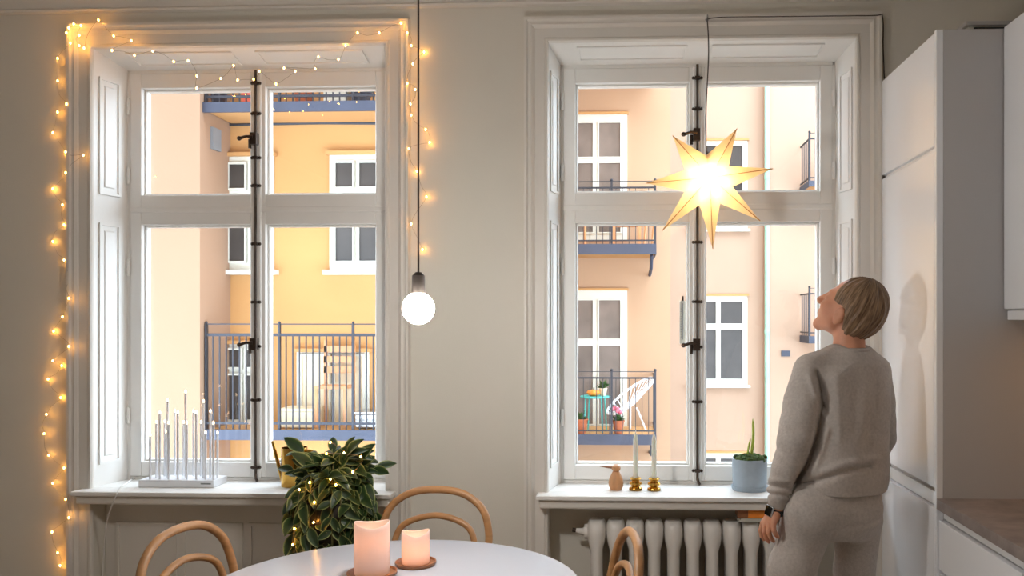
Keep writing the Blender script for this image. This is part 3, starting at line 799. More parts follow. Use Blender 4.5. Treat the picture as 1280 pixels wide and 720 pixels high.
for u, vt, row in tubes:
    y = ya + .022 + row * .036
    q = W(u, vt, y); xx = min(max(q.x, x0 + .012), x1 - .012)
    tb = MB(O).tube([(xx, y, zb - .001), (xx, y, q.z)], .0048, 8).build('tube', M['metal_white'], t, True)
    MB(O).tube([(xx, y, q.z), (xx, y, q.z + .007), (xx, y, q.z + .013)], [.0036, .004, .001], 8).build('bulb', M['tube_tip'], tb, True)
cab = [Vector((x0 + .01, 3.64, SILL_Z + .008)), on_sill(172, 598) + Vector((0, 0, .005)), on_sill(160, 604) + Vector((0, 0, .005)), on_sill(150, 611.5) + Vector((0, 0, .005)),
       W(146, 617, 3.404), W(139, 634, 3.42), W(133, 655, 3.47), W(130, 690, 3.52), W(128, 730, 3.55), Vector((WX(128, 3.55), 3.55, .02))]
o = MB().tube(spline(cab, 6), .0032, 6).build('power_cable', M['cord_white'], None, True)
tag(o, 'white cable running from the tube lamp over the sill edge', 'cable')
# watering can
p = on_sill(368, 607)
t = empty('watering_can', p, 'brass watering can with a slender straight spout', 'watering can')
rb, hb = .053, .160
MB(p).lathe([(.001, 0), (rb * .98, 0), (rb, .003), (rb, hb - .002), (rb, hb), (rb * .97, hb), (rb * .97, hb - .02), (rb * .95, .006), (.001, .006)], p, 40).build('body', M['brass'], t, True)
MB(p).tube([p + Vector((-rb * .95, 0, .022)), p + Vector((-.068, -.002, .09)), p + Vector((-.092, -.004, .187))], [.009, .0075, .006], 12).build('spout', M['brass'], t, True)
MB(p).tube(spline([p + Vector((rb * .9, 0, hb - .018)), p + Vector((rb + .022, 0, hb - .02)), p + Vector((rb + .034, 0, hb - .05)), p + Vector((rb + .028, 0, .05)), p + Vector((rb * .95, 0, .035))], 6), .006, 10, flat=1.6).build('handle', M['brass'], t, True)

# ------------------------------------------------------------------ paper star lamp
SP = W(885, 226, 3.36)
t = empty('paper_star_lamp', SP, 'glowing seven-pointed paper star hanging in the window', 'lamp')
pm = bpy.data.materials.new('star_paper'); pm.use_nodes = True
nt = pm.node_tree; bs = nt.nodes['Principled BSDF']; bs.inputs['Base Color'].default_value = lin((245, 226, 196)) + (1,); bs.inputs['Roughness'].default_value = .8
tr = nt.nodes.new('ShaderNodeBsdfTranslucent')
nz = nt.nodes.new('ShaderNodeTexNoise'); nz.inputs['Scale'].default_value = 90
cr = nt.nodes.new('ShaderNodeValToRGB'); cr.color_ramp.elements[0].color = lin((252, 228, 182)) + (1,); cr.color_ramp.elements[1].color = lin((255, 238, 200)) + (1,)
nt.links.new(nz.outputs['Fac'], cr.inputs['Fac']); nt.links.new(cr.outputs['Color'], tr.inputs[0])
mx = nt.nodes.new('ShaderNodeMixShader'); mx.inputs[0].default_value = .6
nt.links.new(bs.outputs[0], mx.inputs[1]); nt.links.new(tr.outputs[0], mx.inputs[2]); nt.links.new(mx.outputs[0], nt.nodes['Material Output'].inputs[0])
M['fold'] = mat('folded_paper_edge', (206, 150, 92), 0.8, var=.05)
tips = [(841, 170), (921, 161), (966, 211), (950, 276), (891, 311), (828, 288), (808, 229)]
tv = [W(u, v, SP.y) - SP for u, v in tips]
an = [math.atan2(q.z, q.x) for q in tv]
ri = .098; dep = .082
nt_ = []
for i in range(7):
    a0, a1 = an[i], an[(i + 1) % 7]
    dlt = (a1 - a0 + PI) % (2 * PI) - PI
    m_ = a0 + dlt / 2; nt_.append(Vector((ri * math.cos(m_), 0, ri * math.sin(m_))))
for i in range(7):
    n0, n1 = nt_[i - 1], nt_[i]
    F_, B_ = Vector((0, -dep, 0)), Vector((0, dep, 0))
    b = MB(); tip = tv[i]
    b.add([F_, n0, tip, n1, B_], [(0, 1, 2), (0, 2, 3), (4, 2, 1), (4, 3, 2)])
    po = b.build('star_point', pm, t)
    MB().tube([F_.lerp(tip, .30), F_.lerp(tip, .7), tip + Vector((0, -.002, 0))], [.0008, .0016, .0022], 5).build('fold_seam', M['fold'], po)
MB().sphere((0, 0, 0), .022, 16, 10, (1, 1, 1.2)).build('bulb', emit('warm_bulb', (255, 216, 160), STAR_BULB), t, True)
MB().tube([(0, 0, .024), (0, 0, .075)], .014, 12).build('lamp_socket', M['socket'], t, True)
hook = W(884, 24, 3.455) - SP
cp = [Vector((0, 0, .07)), Vector((-.002, .005, .115)), W(883, 190, 3.37) - SP, W(882.5, 140, 3.39) - SP, W(885.5, 75, 3.43) - SP, W(885.5, 48, 3.445) - SP, hook]
MB().tube(spline(cp, 8), .0024, 6).build('cord', M['cord_dark'], t, True)
hk = MB(); hk.tube([hook, hook + Vector((0, -.012, .004)), hook + Vector((0, -.012, .014))], .003, 6); hk.sphere(hook + Vector((0, .006, 0)), .008, 8, 6); hk.build('hook', M['steel'], t, True)
c2 = [hook, W(905, 21.5, 3.46) - SP, W(1000, 20.5, 3.462) - SP, W(1090, 19.5, 3.462) - SP, W(1103, 21, 3.475) - SP, W(1104, 60, 3.49) - SP, W(1106, 110, 3.49) - SP]
MB().tube(spline(c2, 6), .0022, 6).build('cord', M['cord_dark'], t, True)

# ------------------------------------------------------------------ pendant over the table and added fill lamp
PP = Vector((WX(523, 2.42), 2.42, 0))
t = empty('pendant_lamp', (PP.x, PP.y, CZ), 'thin dark lamp cord hanging from the ceiling over the table', 'lamp')
O = (PP.x, PP.y, CZ); zg = 1.50
MB(O).lathe([(.001, CZ - .03), (.045, CZ - .028), (.05, CZ - .001), (.001, CZ - .001)], (PP.x, PP.y, 0), 24).build('ceiling_cup', M['socket'], t, True)
MB(O).tube([(PP.x, PP.y, CZ - .02), (PP.x, PP.y, zg + .09)], .0028, 8).build('cord', M['cord_dark'], t, True)
MB(O).lathe([(.008, zg + .11), (.018, zg + .10), (.02, zg + .05), (.001, zg + .05)], (PP.x, PP.y, 0), 16).build('lamp_socket', M['socket'], t, True)
MB(O).sphere((PP.x, PP.y, zg + .008), .045, 20, 14, (1, 1, 1.0)).build('bulb', emit('lit_opal_bulb', (255, 250, 244), LAMP_PENDANT), t, True)
O = (-.95, .6, CZ)  # unseen ceiling globe added to brighten the room
t = empty('added_fill_lamp', O, 'added round fill lamp on the ceiling, out of view', 'lamp')
MB(O).lathe([(.001, CZ - .04), (.10, CZ - .04), (.11, CZ - .001), (.001, CZ - .001)], (O[0], O[1], 0), 32).build('ceiling_plate', M['metal_white'], t, True)
MB(O).sphere((O[0], O[1], CZ - .17), .19, 28, 16, (1, 1, .75)).build('fill_globe', emit('added_fill_light', (250, 250, 255), LAMP_FILL), t, True)

# ------------------------------------------------------------------ fairy lights around the window
fairy = [(75, 707), (72, 691), (65, 665), (86, 647), (82, 624), (66, 604), (80, 585), (61, 569), (55, 542), (58, 518), (76, 497), (60, 474), (77, 457), (66, 451), (86, 433), (67, 414),
         (78, 396), (86, 373), (85, 352), (80, 325), (66, 302), (80, 281), (78, 256), (66, 236), (82, 216), (104, 194), (82, 190), (66, 166), (72, 140), (83, 130), (72, 101), (72, 73),
         (88, 54), (83, 41), (86, 35), (92, 30), (101, 32), (99, 44), (99, 57), (105, 60), (123, 25), (142, 45), (164, 51), (140, 63), (168, 69), (191, 64), (217, 77), (235, 76), (246, 95), (246, 110), (276, 98),
         (292, 82), (297, 100), (317, 99), (324, 89), (345, 105), (369, 89), (355, 85), (394, 86), (398, 71), (423, 74), (432, 57), (447, 41), (474, 41), (501, 29), (509, 41), (514, 57), (530, 65), (516, 80), (509, 104), (519, 112),
         (513, 130), (514, 144), (532, 162), (537, 178), (511, 186), (521, 214), (533, 246), (514, 280), (528, 312)]
M['fairy'] = emit('warm_led', (255, 172, 66), FAIRY)
M['wire'] = mat('dull_wire', (112, 98, 78), 0.6)
random.seed(11)
wz = []
base = W(fairy[0][0], fairy[0][1], 3.46)
t = empty('fairy_light_string', base, 'string of tiny warm fairy lights framing the window', 'fairy lights')
bm_ = MB(); bm_.sphere((0, 0, 0), .0032, 8, 6, (1, 1, 1.25)); bme = bm_.mesh('led_bulb', M['fairy'], True)
for (u, v) in fairy:
    inside = (117 < u < 483 and v > 57)
    over_case = (85 < u <= 117 or 483 <= u < 520 or v < 57) and not inside
    Y = 3.462 - random.random() * .01 if inside else (3.455 - random.random() * .006 if over_case else 3.488 - random.random() * .022)
    wz.append(W(u, v, Y))
for q in wz:
    o = link_mesh('led_bulb', bme, t); o.location = q - base
wp = []
for i, q in enumerate(wz):
    wp.append(q + Vector((0, .003, .002)))
    if i < len(wz) - 1:
        m_ = (q + wz[i + 1]) / 2
        wp.append(m_ + Vector((random.uniform(-.012, .012), -.004, random.uniform(-.012, .006))))
MB(base).tube(spline(wp, 3), .0005, 4).build('wire', M['wire'], t)

# ------------------------------------------------------------------ trailing plant on a stand
PC = Vector((W(418, 620, 3.20).x, 3.20, 0))
t = empty('plant_stand', PC, 'slender wooden plant stand behind the dining table', 'stand')
for q in range(3):
    a_ = q * 2 * PI / 3 + .5
    MB(PC).tube([PC + Vector((.13 * math.cos(a_), .13 * math.sin(a_), 0)), PC + Vector((.09 * math.cos(a_), .09 * math.sin(a_), .62))], .012, 8).build('leg', M['bent'], t, True)
MB(PC).lathe([(.001, .62), (.115, .62), (.12, .63), (.115, .64), (.001, .64)], PC, 32).build('top', M['bent'], t, True)
PB = PC + Vector((0, 0, .6405))
t = empty('trailing_plant', PB, 'bushy trailing plant with pale-edged green leaves on a stand', 'plant')
MB(PB).lathe([(.001, 0), (.075, 0), (.095, .02), (.108, .16), (.105, .165), (.098, .165), (.094, .15), (.001, .145)], PB, 32).build('pot', M['socket'], t, True)
# leaf mesh with an edge attribute
lm = bpy.data.materials.new('variegated_leaf'); lm.use_nodes = True
nt = lm.node_tree; bs = nt.nodes['Principled BSDF']; bs.inputs['Roughness'].default_value = .42
at = nt.nodes.new('ShaderNodeAttribute'); at.attribute_name = 'edge'
nz = nt.nodes.new('ShaderNodeTexNoise'); nz.inputs['Scale'].default_value = 60
ad = nt.nodes.new('ShaderNodeMath'); ad.operation = 'MULTIPLY_ADD'; ad.inputs[1].default_value = .35; 
nt.links.new(nz.outputs['Fac'], ad.inputs[0]); nt.links.new(at.outputs['Fac'], ad.inputs[2])
cr = nt.nodes.new('ShaderNodeValToRGB')
cr.color_ramp.elements[0].position = .2; cr.color_ramp.elements[0].color = lin((38, 58, 30)) + (1,)
cr.color_ramp.elements[1].position = .78; cr.color_ramp.elements[1].color = lin((164, 170, 108)) + (1,)
e_ = cr.color_ramp.elements.new(.56); e_.color = lin((54, 80, 38)) + (1,)
nt.links.new(ad.outputs[0], cr.inputs['Fac']); nt.links.new(cr.outputs['Color'], bs.inputs['Base Color'])
tr = nt.nodes.new('ShaderNodeBsdfTranslucent'); nt.links.new(cr.outputs['Color'], tr.inputs[0])
mx = nt.nodes.new('ShaderNodeMixShader'); mx.inputs[0].default_value = .25
nt.links.new(bs.outputs[0], mx.inputs[1]); nt.links.new(tr.outputs[0], mx.inputs[2]); nt.links.new(mx.outputs[0], nt.nodes['Material Output'].inputs[0])
def leaf_mesh(curl):
    vs, fs, ed = [], [], []
    nl, nw = 8, 4
    for i in range(nl + 1):
        s = i / nl; hw = .5 * .56 * (math.sin(PI * min(1, s * .98 + .02)) ** .75) * (1 - .25 * s)
        for j in range(nw + 1):
            c = (j / nw) * 2 - 1
            vs.append((c * hw, s, abs(c) * hw * .35 - curl * s * s)); ed.append(max(0, abs(c) - .35) * 1.0)
    for i in range(nl):
        for j in range(nw):
            a = i * (nw + 1) + j; fs.append((a, a + 1, a + nw + 2, a + nw + 1))
    me = bpy.data.meshes.new('leaf'); me.from_pydata(vs, [], fs); me.materials.append(lm)
    at = me.attributes.new('edge', 'FLOAT', 'POINT'); at.data.foreach_set('value', ed)
    me.polygons.foreach_set('use_smooth', [True] * len(fs)); me.update(); return me
leaves = [leaf_mesh(c) for c in (.05, .2, .35)]
random.seed(21)
stems = []
def put_leaf(pos, dirv, ln, roll):
    dirv = dirv.normalized(); up = Vector((random.uniform(-.3, .3), -.75, .65)); up = (up - dirv * up.dot(dirv))
    up = up.normalized() if up.length > .05 else Vector((0, -1, 0))
    up = Matrix.Rotation(roll, 3, dirv) @ up
    xx = dirv.cross(up)
    o = link_mesh('leaf', random.choice(leaves), t)
    m_ = Matrix(((xx.x * ln, dirv.x * ln, up.x * ln, pos.x - PB.x), (xx.y * ln, dirv.y * ln, up.y * ln, pos.y - PB.y), (xx.z * ln, dirv.z * ln, up.z * ln, pos.z - PB.z), (0, 0, 0, 1)))
    o.matrix_basis = m_
top0 = PB + Vector((0, 0, .15))
nst = 54
for k in range(nst):
    q = 2 * PI * k / nst + random.uniform(-.2, .2)
    crown = k % 4 == 0
    if crown:
        e = random.uniform(.55, 1.3); L = random.uniform(.14, .23)
        end = top0 + Vector((math.cos(q) * math.cos(e), .7 * math.sin(q) * math.cos(e), math.sin(e))) * L
        pts = spline([top0 + Vector((.03 * math.cos(q), .03 * math.sin(q), 0)), (top0 + end) / 2 + Vector((0, 0, .03)), end], 5)
    else:
        rx = random.uniform(.07, .15); drop = random.uniform(.02, .19) + (.08 * random.random() if math.cos(q) < -.2 else 0)
        hgt = random.uniform(.03, .17)
        c_, s_ = math.cos(q), math.sin(q)
        sy_ = .75
        ps = [top0 + Vector((.03 * c_, .03 * s_, 0)), top0 + Vector((.08 * c_, .08 * sy_ * s_, hgt)), top0 + Vector((rx * c_, rx * sy_ * s_, hgt * .5)), top0 + Vector(((rx + .01) * c_, (rx + .015) * sy_ * s_, -drop * .5)), top0 + Vector(((rx - .005) * c_, rx * sy_ * s_, -drop - .05))]
        pts = spline(ps, 5)
    MB(PB).tube(pts, .0022, 5).build('stem', M['stem'], t)
    n = len(pts)
    for i in range(3 if crown else 4, n, 2):
        tdir = (pts[i] - pts[i - 1]).normalized()
        for sgn in (-1, 1):
            if random.random() < (.42 if not crown else .15): continue
            out = Vector((pts[i].x - PC.x, pts[i].y - PC.y, 0)); out = out.normalized() if out.length > .01 else Vector((1, 0, 0))
            sd = tdir.cross(out); sd = sd.normalized() if sd.length > .05 else Vector((0, 0, 1)).cross(out)
            d = tdir * random.uniform(.3, .9) + sd * sgn * random.uniform(.4, .9) + out * random.uniform(.1, .5) + Vector((0, 0, random.uniform(-.3, .25)))
            put_leaf(pts[i], d, random.uniform(.058, .092), random.uniform(-.7, .7))
    if crown: put_leaf(pts[-1], pts[-1] - pts[-2], random.uniform(.07, .1), 0)
# micro lights in the plant
ml = [(413, 553), (430, 566), (408, 567), (451, 571), (441, 590), (413, 599), (420, 606), (387, 603), (393, 628), (392, 653), (368, 661), (366, 681), (374, 612)]
lt = empty('micro_light_string', W(413, 560, 3.06), 'string of micro lights wound through the trailing plant', 'fairy lights')
lb_ = W(413, 560, 3.06); mw = []
for u, v in ml:
    q = W(u, v, 3.075 if v < 640 else 3.09); mw.append(q); o = link_mesh('led_bulb', bme, lt); o.location = q - lb_
MB(lb_).tube(spline([q + Vector((0, .006, 0)) for q in mw], 4), .0007, 4).build('wire', M['wire'], lt)

# ------------------------------------------------------------------ person
def smin(a, b, k):
    if k <= 0: return np.minimum(a, b)
    h = np.clip(.5 + .5 * (b - a) / k, 0, 1)
    return b + (a - b) * h - k * h * (1 - h)
class Vol:
    def __init__(s, lo, hi, h):
        s.lo = np.array(lo, np.float32); s.h = h
        s.n = np.ceil((np.array(hi) - np.array(lo)) / h).astype(int) + 1
        s.V = np.full(s.n, .05, np.float32)
        s.ax = [s.lo[i] + np.arange(s.n[i], dtype=np.float32) * h for i in range(3)]
    def region(s, lo, hi, pad):
        sl = []
        for i in range(3):
            a = int(max(0, math.floor((lo[i] - pad - s.lo[i]) / s.h))); b = int(min(s.n[i], math.ceil((hi[i] + pad - s.lo[i]) / s.h) + 1))
            sl.append(slice(a, max(a, b)))
        X, Y, Z = np.meshgrid(s.ax[0][sl[0]], s.ax[1][sl[1]], s.ax[2][sl[2]], indexing='ij', sparse=True)
        return tuple(sl), X, Y, Z
    def put(s, sl, d, k, sub=False):
        if sub: s.V[sl] = -smin(-s.V[sl], d, k)
        else: s.V[sl] = smin(s.V[sl], d, k)
    def cap(s, a, b, ra, rb, k=.01, sub=False):
        a, b = np.array(a, float), np.array(b, float); r = max(ra, rb)
        sl, X, Y, Z = s.region(np.minimum(a, b) - r, np.maximum(a, b) + r, .03 + k)
        d = b - a; L2 = max(1e-9, (d * d).sum())
        t = np.clip(((X - a[0]) * d[0] + (Y - a[1]) * d[1] + (Z - a[2]) * d[2]) / L2, 0, 1)
        q = np.sqrt((X - a[0] - t * d[0]) ** 2 + (Y - a[1] - t * d[1]) ** 2 + (Z - a[2] - t * d[2]) ** 2) - (ra + (rb - ra) * t)
        s.put(sl, q.astype(np.float32), k, sub)
    def chain(s, pts, rs, k=.01):
        for i in range(len(pts) - 1): s.cap(pts[i], pts[i + 1], rs[i], rs[i + 1], k)
    def ell(s, c, axes, rad, k=.01, sub=False):
        c = np.array(c, float); r = max(rad)
        sl, X, Y, Z = s.region(c - r, c + r, .03 + k)
        q = 0; g = 0
        for a, rr in zip(axes, rad):
            l = (X - c[0]) * a[0] + (Y - c[1]) * a[1] + (Z - c[2]) * a[2]
            q = q + (l / rr) ** 2; g = g + (l / rr ** 2) ** 2
        q = np.sqrt(q); d = q * (q - 1) / np.maximum(np.sqrt(g), 1e-6)
        s.put(sl, d.astype(np.float32), k, sub)
    def loft(s, rings, ang, k=.02, p=2.0):
        """rings: list of (cx, cy, z, half_width, half_depth), turned by ang about z"""
        rings = sorted(rings, key=lambda r: r[2]); A = np.array(rings)
        lo = (A[:, :2].min(0) - A[:, 3:].max()).tolist() + [A[0, 2]]; hi = (A[:, :2].max(0) + A[:, 3:].max()).tolist() + [A[-1, 2]]
        sl, X, Y, Z = s.region(lo, hi, .03 + k)
        zc = np.clip(Z, A[0, 2], A[-1, 2]); I = lambda j: np.interp(zc.ravel(), A[:, 2], A[:, j]).reshape(zc.shape)
        dx, dy = X - I(0), Y - I(1); ca, sa = math.cos(ang), math.sin(ang)
        lx, ly = dx * ca + dy * sa, -dx * sa + dy * ca
        w_, d_ = I(3), I(4)
        q = (np.abs(lx / w_) ** p + np.abs(ly / d_) ** p) ** (1 / p)
        d = (q - 1) * np.minimum(w_, d_)
        dz = np.abs(Z - zc)
        d = np.where(dz > 0, np.sqrt(np.maximum(d, 0) ** 2 + dz ** 2) + np.minimum(d, 0) * 0, d)
        s.put(sl, d.astype(np.float32), k)
    def mesh(s, name, m, org, smooth_it=1):
        V = s.V; S = V < 0
        nx, ny, nz = V.shape
        c000 = S[:-1, :-1, :-1]; mixed = np.zeros(c000.shape, bool)
        for a in (0, 1):
            for b in (0, 1):
                for c in (0, 1): mixed |= S[a:nx - 1 + a, b:ny - 1 + b, c:nz - 1 + c] != c000
        ijk = np.argwhere(mixed); N = len(ijk)
        idx = np.full(c000.shape, -1, np.int64); idx[tuple(ijk.T)] = np.arange(N)
        acc = np.zeros((N, 3)); cnt = np.zeros(N)
        cor = [(a, b, c) for a in (0, 1) for b in (0, 1) for c in (0, 1)]
        for a in cor:
            for ax in range(3):
                if a[ax]: continue
                b = list(a); b[ax] = 1
                va = V[tuple((ijk + a).T)]; vb = V[tuple((ijk + b).T)]
                mk = (va < 0) != (vb < 0)
                tt = va[mk] / (va[mk] - vb[mk])
                pp = np.repeat(np.array(a, float)[None], mk.sum(), 0); pp[:, ax] += tt
                acc[mk] += pp; cnt[mk] += 1
        vs = (ijk + acc / cnt[:, None]) * s.h + s.lo
        faces = []
        for ax in range(3):
            u, v = (ax + 1) % 3, (ax + 2) % 3
            sa = [slice(1, -1)] * 3; sb = [slice(1, -1)] * 3
            sa[ax] = slice(0, -1); sb[ax] = slice(1, None)
            A_, B_ = S[tuple(sa)], S[tuple(sb)]
            for flip, cond in ((False, A_ & ~B_), (True, ~A_ & B_)):
                e = np.argwhere(cond)
                off = np.ones(3, int); off[ax] = 0; e = e + off
                def cell(du, dv):
                    q = e.copy(); q[:, u] += du; q[:, v] += dv; return idx[tuple(q.T)]
                quad = np.stack([cell(-1, -1), cell(0, -1), cell(0, 0), cell(-1, 0)], 1)
                faces.append(quad[:, ::-1] if flip else quad)
        F = np.concatenate(faces); F = F[(F >= 0).all(1)]
        # light laplacian smoothing
        E_ = np.concatenate([F[:, [0, 1]], F[:, [1, 2]], F[:, [2, 3]], F[:, [3, 0]]])
        for _ in range(smooth_it):
            sm = np.zeros_like(vs); ct = np.zeros(len(vs))
            for a, b in ((0, 1), (1, 0)):
                for c in range(3): sm[:, c] += np.bincount(E_[:, a], vs[E_[:, b], c], len(vs))
                ct += np.bincount(E_[:, a], minlength=len(vs))
            vs = .5 * vs + .5 * sm / np.maximum(ct, 1)[:, None]
        me = bpy.data.meshes.new(name)
        vs = vs - np.array(org)
        me.vertices.add(len(vs)); me.vertices.foreach_set('co', vs.astype(np.float32).ravel())
        me.loops.add(len(F) * 4); me.loops.foreach_set('vertex_index', F.astype(np.int32).ravel())
        me.polygons.add(len(F)); me.polygons.foreach_set('loop_start', np.arange(0, len(F) * 4, 4, dtype=np.int32))
        me.update(calc_edges=True); me.validate()
        me.polygons.foreach_set('use_smooth', [True] * len(me.polygons))
        me.materials.append(m); me.update()
        return me
def w3(u, v, Y): return np.array(W(u, v, Y))

PY = 3.0
FEET = W(1030, 939, PY); PO = (FEET.x, PY, 0)
ANG = R(25)            # torso turned to her left (camera left)
fx, fy = -math.sin(ANG), math.cos(ANG)
# ---- joints
Lsh, Lel, Lwr = w3(1011, 462, 2.93), w3(994, 548, 2.905), w3(971, 634, 2.93)
Rsh, Rel, Rwr = w3(1094, 462, 3.06), w3(1100, 545, 3.07), w3(1078, 592, 3.25)
neck, pel = w3(1061, 436, 3.0), w3(1042, 632, 3.0)
Lhip, Lkn, Lan = w3(1008, 648, 2.97), w3(988, 790, 2.97), w3(974, 918, 2.99)
Rhip, Rkn, Ran = w3(1072, 648, 3.03), w3(1066, 790, 3.05), w3(1064, 918, 3.05)
H = w3(1063, 388, 3.0)
yw, pt = R(52), R(30)
hf = np.array([-math.sin(yw) * math.cos(pt), math.cos(yw) * math.cos(pt), math.sin(pt)])
hu = np.array([math.sin(yw) * math.sin(pt), -math.cos(yw) * math.sin(pt), math.cos(pt)])
hl = np.cross(hu, hf)
HA = (hf, hl, hu)
def hp(f, l, u): return H + hf * f + hl * l + hu * u
# ---- body
B = Vol((.40, 2.70, -.002), (1.06, 3.45, 1.70), .004)
B.loft([tuple(pel[:2]) + (pel[2], .12, .085), tuple(pel[:2] + [.005, 0]) + (pel[2] + .15, .105, .075), tuple(neck[:2] + [-.01, 0]) + (neck[2] - .25, .12, .085), tuple(neck[:2] + [-.005, 0]) + (neck[2] - .08, .105, .06), tuple(neck[:2]) + (neck[2] - .02, .06, .05)], ANG, .02)
for sh, el, wr in ((Lsh, Lel, Lwr), (Rsh, Rel, Rwr)):
    B.chain([sh - np.array([0, 0, .01]), el, wr], [.030, .030, .022], .015)
for hp_, kn, an_ in ((Lhip, Lkn, Lan), (Rhip, Rkn, Ran)):
    B.chain([hp_, kn, an_], [.07, .048, .034], .03)
    ft = an_.copy(); ft[2] = .03
    B.cap(an_, ft, .034, .033, .02)
    toe = ft + np.array([fx * .16, fy * .16, -.008]); B.cap(ft + np.array([-fx * .03, -fy * .03, 0]), toe, .032, .022, .02)
# neck and head
B.cap(neck - [0, 0, .04], hp(-.022, 0, -.045), .056, .050, .02)
B.ell(hp(-.012, 0, .030), HA, (.094, .071, .086), .01)
B.ell(hp(.040, 0, -.035), HA, (.056, .055, .070), .03)
B.cap(hp(.02, .047, -.062), hp(.070, .018, -.092), .018, .016, .02); B.cap(hp(.02, -.047, -.062), hp(.070, -.018, -.092), .018, .016, .02)   # jaw line
B.cap(hp(.072, .012, -.097), hp(.072, -.012, -.097), .017, .017, .015)    # chin
B.cap(hp(.074, .03, .028), hp(.074, -.03, .028), .013, .013, .014)       # brow
for s in (-1, 1):
    B.ell(hp(.062, s * .038, -.020), HA, (.026, .024, .024), .018)          # cheek
    B.ell(hp(.090, s * .031, .008), HA, (.014, .018, .012), .008, sub=True) # eye socket
    B.ell(hp(.077, s * .031, .007), HA, (.013, .014, .012), .003)           # eye
    B.ell(hp(-.004, s * .077, -.018), (hf * .95 - hl * .3 * s, hl * s, hu), (.018, .010, .032), .006)    # ear
    B.ell(hp(.000, s * .088, -.016), HA, (.009, .007, .017), .003, sub=True)
    B.ell(hp(-.001, s * .072, -.044), HA, (.009, .008, .010), .006)
    B.ell(hp(.106, s * .010, -.026), HA, (.010, .009, .008), .006)
B.cap(hp(.088, 0, .022), hp(.112, 0, -.018), .008, .0115, .012)
B.ell(hp(.115, 0, -.022), HA, (.012, .012, .010), .006)
B.ell(hp(.090, 0, -.052), HA, (.012, .022, .006), .006); B.ell(hp(.088, 0, -.064), HA, (.012, .020, .007), .006)
B.cap(hp(.103, .018, -.058), hp(.103, -.018, -.058), .002, .002, .003, sub=True)
# ---- left hand (back of the hand to the camera left, fingers curled)
wrd = (Lwr - Lel) / np.linalg.norm(Lwr - Lel)
K = w3(960, 656, 2.925)
B.chain([Lwr, w3(966, 645, 2.93)], [.023, .025], .012)
for (yk, u0, v0, pts) in ((2.902, 966.5, 654.5, [(967, 662, 2.894), (969.5, 668, 2.898), (972.5, 671.5, 2.906)]), (2.920, 962, 656, [(961, 665.5, 2.912), (963.5, 672.5, 2.916), (967, 676.5, 2.924)]),
                          (2.940, 957.5, 655.5, [(955.5, 665.5, 2.936), (957.5, 673, 2.938), (961, 677.5, 2.944)]), (2.958, 954, 654, [(951, 663, 2.958), (952, 670, 2.962), (955, 674.5, 2.966)])):
    k0 = w3(u0, v0, yk)
    B.cap(w3(967 + (u0 - 960) * .4, 643, 2.93 + (yk - 2.93) * .6), k0, .016, .0115, .010)
    ch_ = [k0] + [w3(*q) for q in pts]
    B.chain(ch_, [.0105, .0090, .0080, .0068], .0015)
B.chain([w3(963, 645, 2.962), w3(957, 652, 2.982), w3(955, 660, 2.990), w3(956, 667, 2.992)], [.013, .0115, .010, .008], .005)
# right hand, resting in front of her
B.chain([Rwr, w3(1068, 592, 3.31)], [.024, .026], .01)
for k in range(4):
    q = w3(1060 + 2 * k, 588 + 4 * k, 3.35); B.chain([w3(1066, 590 + 2 * k, 3.32), q, q + np.array([-.012, .03, -.012]), q + np.array([-.016, .042, -.03])], [.014, .0105, .009, .008], .004)
B.chain([w3(1070, 586, 3.29), w3(1068, 580, 3.32), w3(1064, 578, 3.345)], [.013, .011, .009], .005)
person = link_mesh('person', B.mesh('person', M['skin'], PO, 1))
person.location = PO
tag(person, 'person in a grey sweatsuit with black watch, head tilted back, looking up', 'person')
# ---- hair
HV = Vol(H - .20, H + .20, .0035)
HV.ell(hp(-.022, 0, .034), HA, (.093, .081, .095), .0)
HV.ell(hp(-.036, 0, .008), HA, (.074, .077, .072), .03)
HV.ell(hp(-.050, 0, -.024), HA, (.046, .061, .050), .03)
HV.ell(hp(-.046, 0, -.058), HA, (.028, .044, .034), .02)
X, Y, Z = np.meshgrid(HV.ax[0], HV.ax[1], HV.ax[2], indexing='ij')
lf = (X - H[0]) * hf[0] + (Y - H[1]) * hf[1] + (Z - H[2]) * hf[2]
ll = (X - H[0]) * hl[0] + (Y - H[1]) * hl[1] + (Z - H[2]) * hl[2]
lu = (X - H[0]) * hu[0] + (Y - H[1]) * hu[1] + (Z - H[2]) * hu[2]
# strands run as meridians from the crown down to the nape
az = np.arctan2(ll, -(lf + .015)); 
HV.V += (.0020 * np.sin(az * 17 + 1.3 * np.sin(lu * 45) + .6 * np.sin(az * 5)) + .0012 * np.sin(az * 39 + 2 * np.sin(lu * 30)) + .0035 * np.sin(az * 6.3 + 2.1 + 14 * lu) * np.sin(lu * 24 + 1.0)).astype(np.float32)
face_cut = np.maximum(.052 - lf - .25 * (lu - .05), lu - .095)        # keep hairline: cut everything ahead of it
HV.V = np.maximum(HV.V, -(face_cut) if False else (lf - (.050 + .30 * (lu - .03)))).astype(np.float32)
ear_cut = np.sqrt(((lf - .008) / .034) ** 2 + ((lu + .034) / .048) ** 2) - 1
HV.V = np.maximum(HV.V, -(ear_cut * .03)).astype(np.float32)
HV.V = np.maximum(HV.V, np.where(lf > -.014, .012 - lu - .0, -1)).astype(np.float32)
hm = bpy.data.materials.new('hair_brown'); hm.use_nodes = True
nt = hm.node_tree; bs = nt.nodes['Principled BSDF']; bs.inputs['Roughness'].default_value = .45
mp = nt.nodes.new('ShaderNodeAttribute'); mp.attribute_name = 'strand'
nz = nt.nodes.new('ShaderNodeTexNoise'); nz.inputs['Scale'].default_value = 1; nz.inputs['Detail'].default_value = 3
cr = nt.nodes.new('ShaderNodeValToRGB'); cr.color_ramp.elements[0].position = .3; cr.color_ramp.elements[1].position = .72
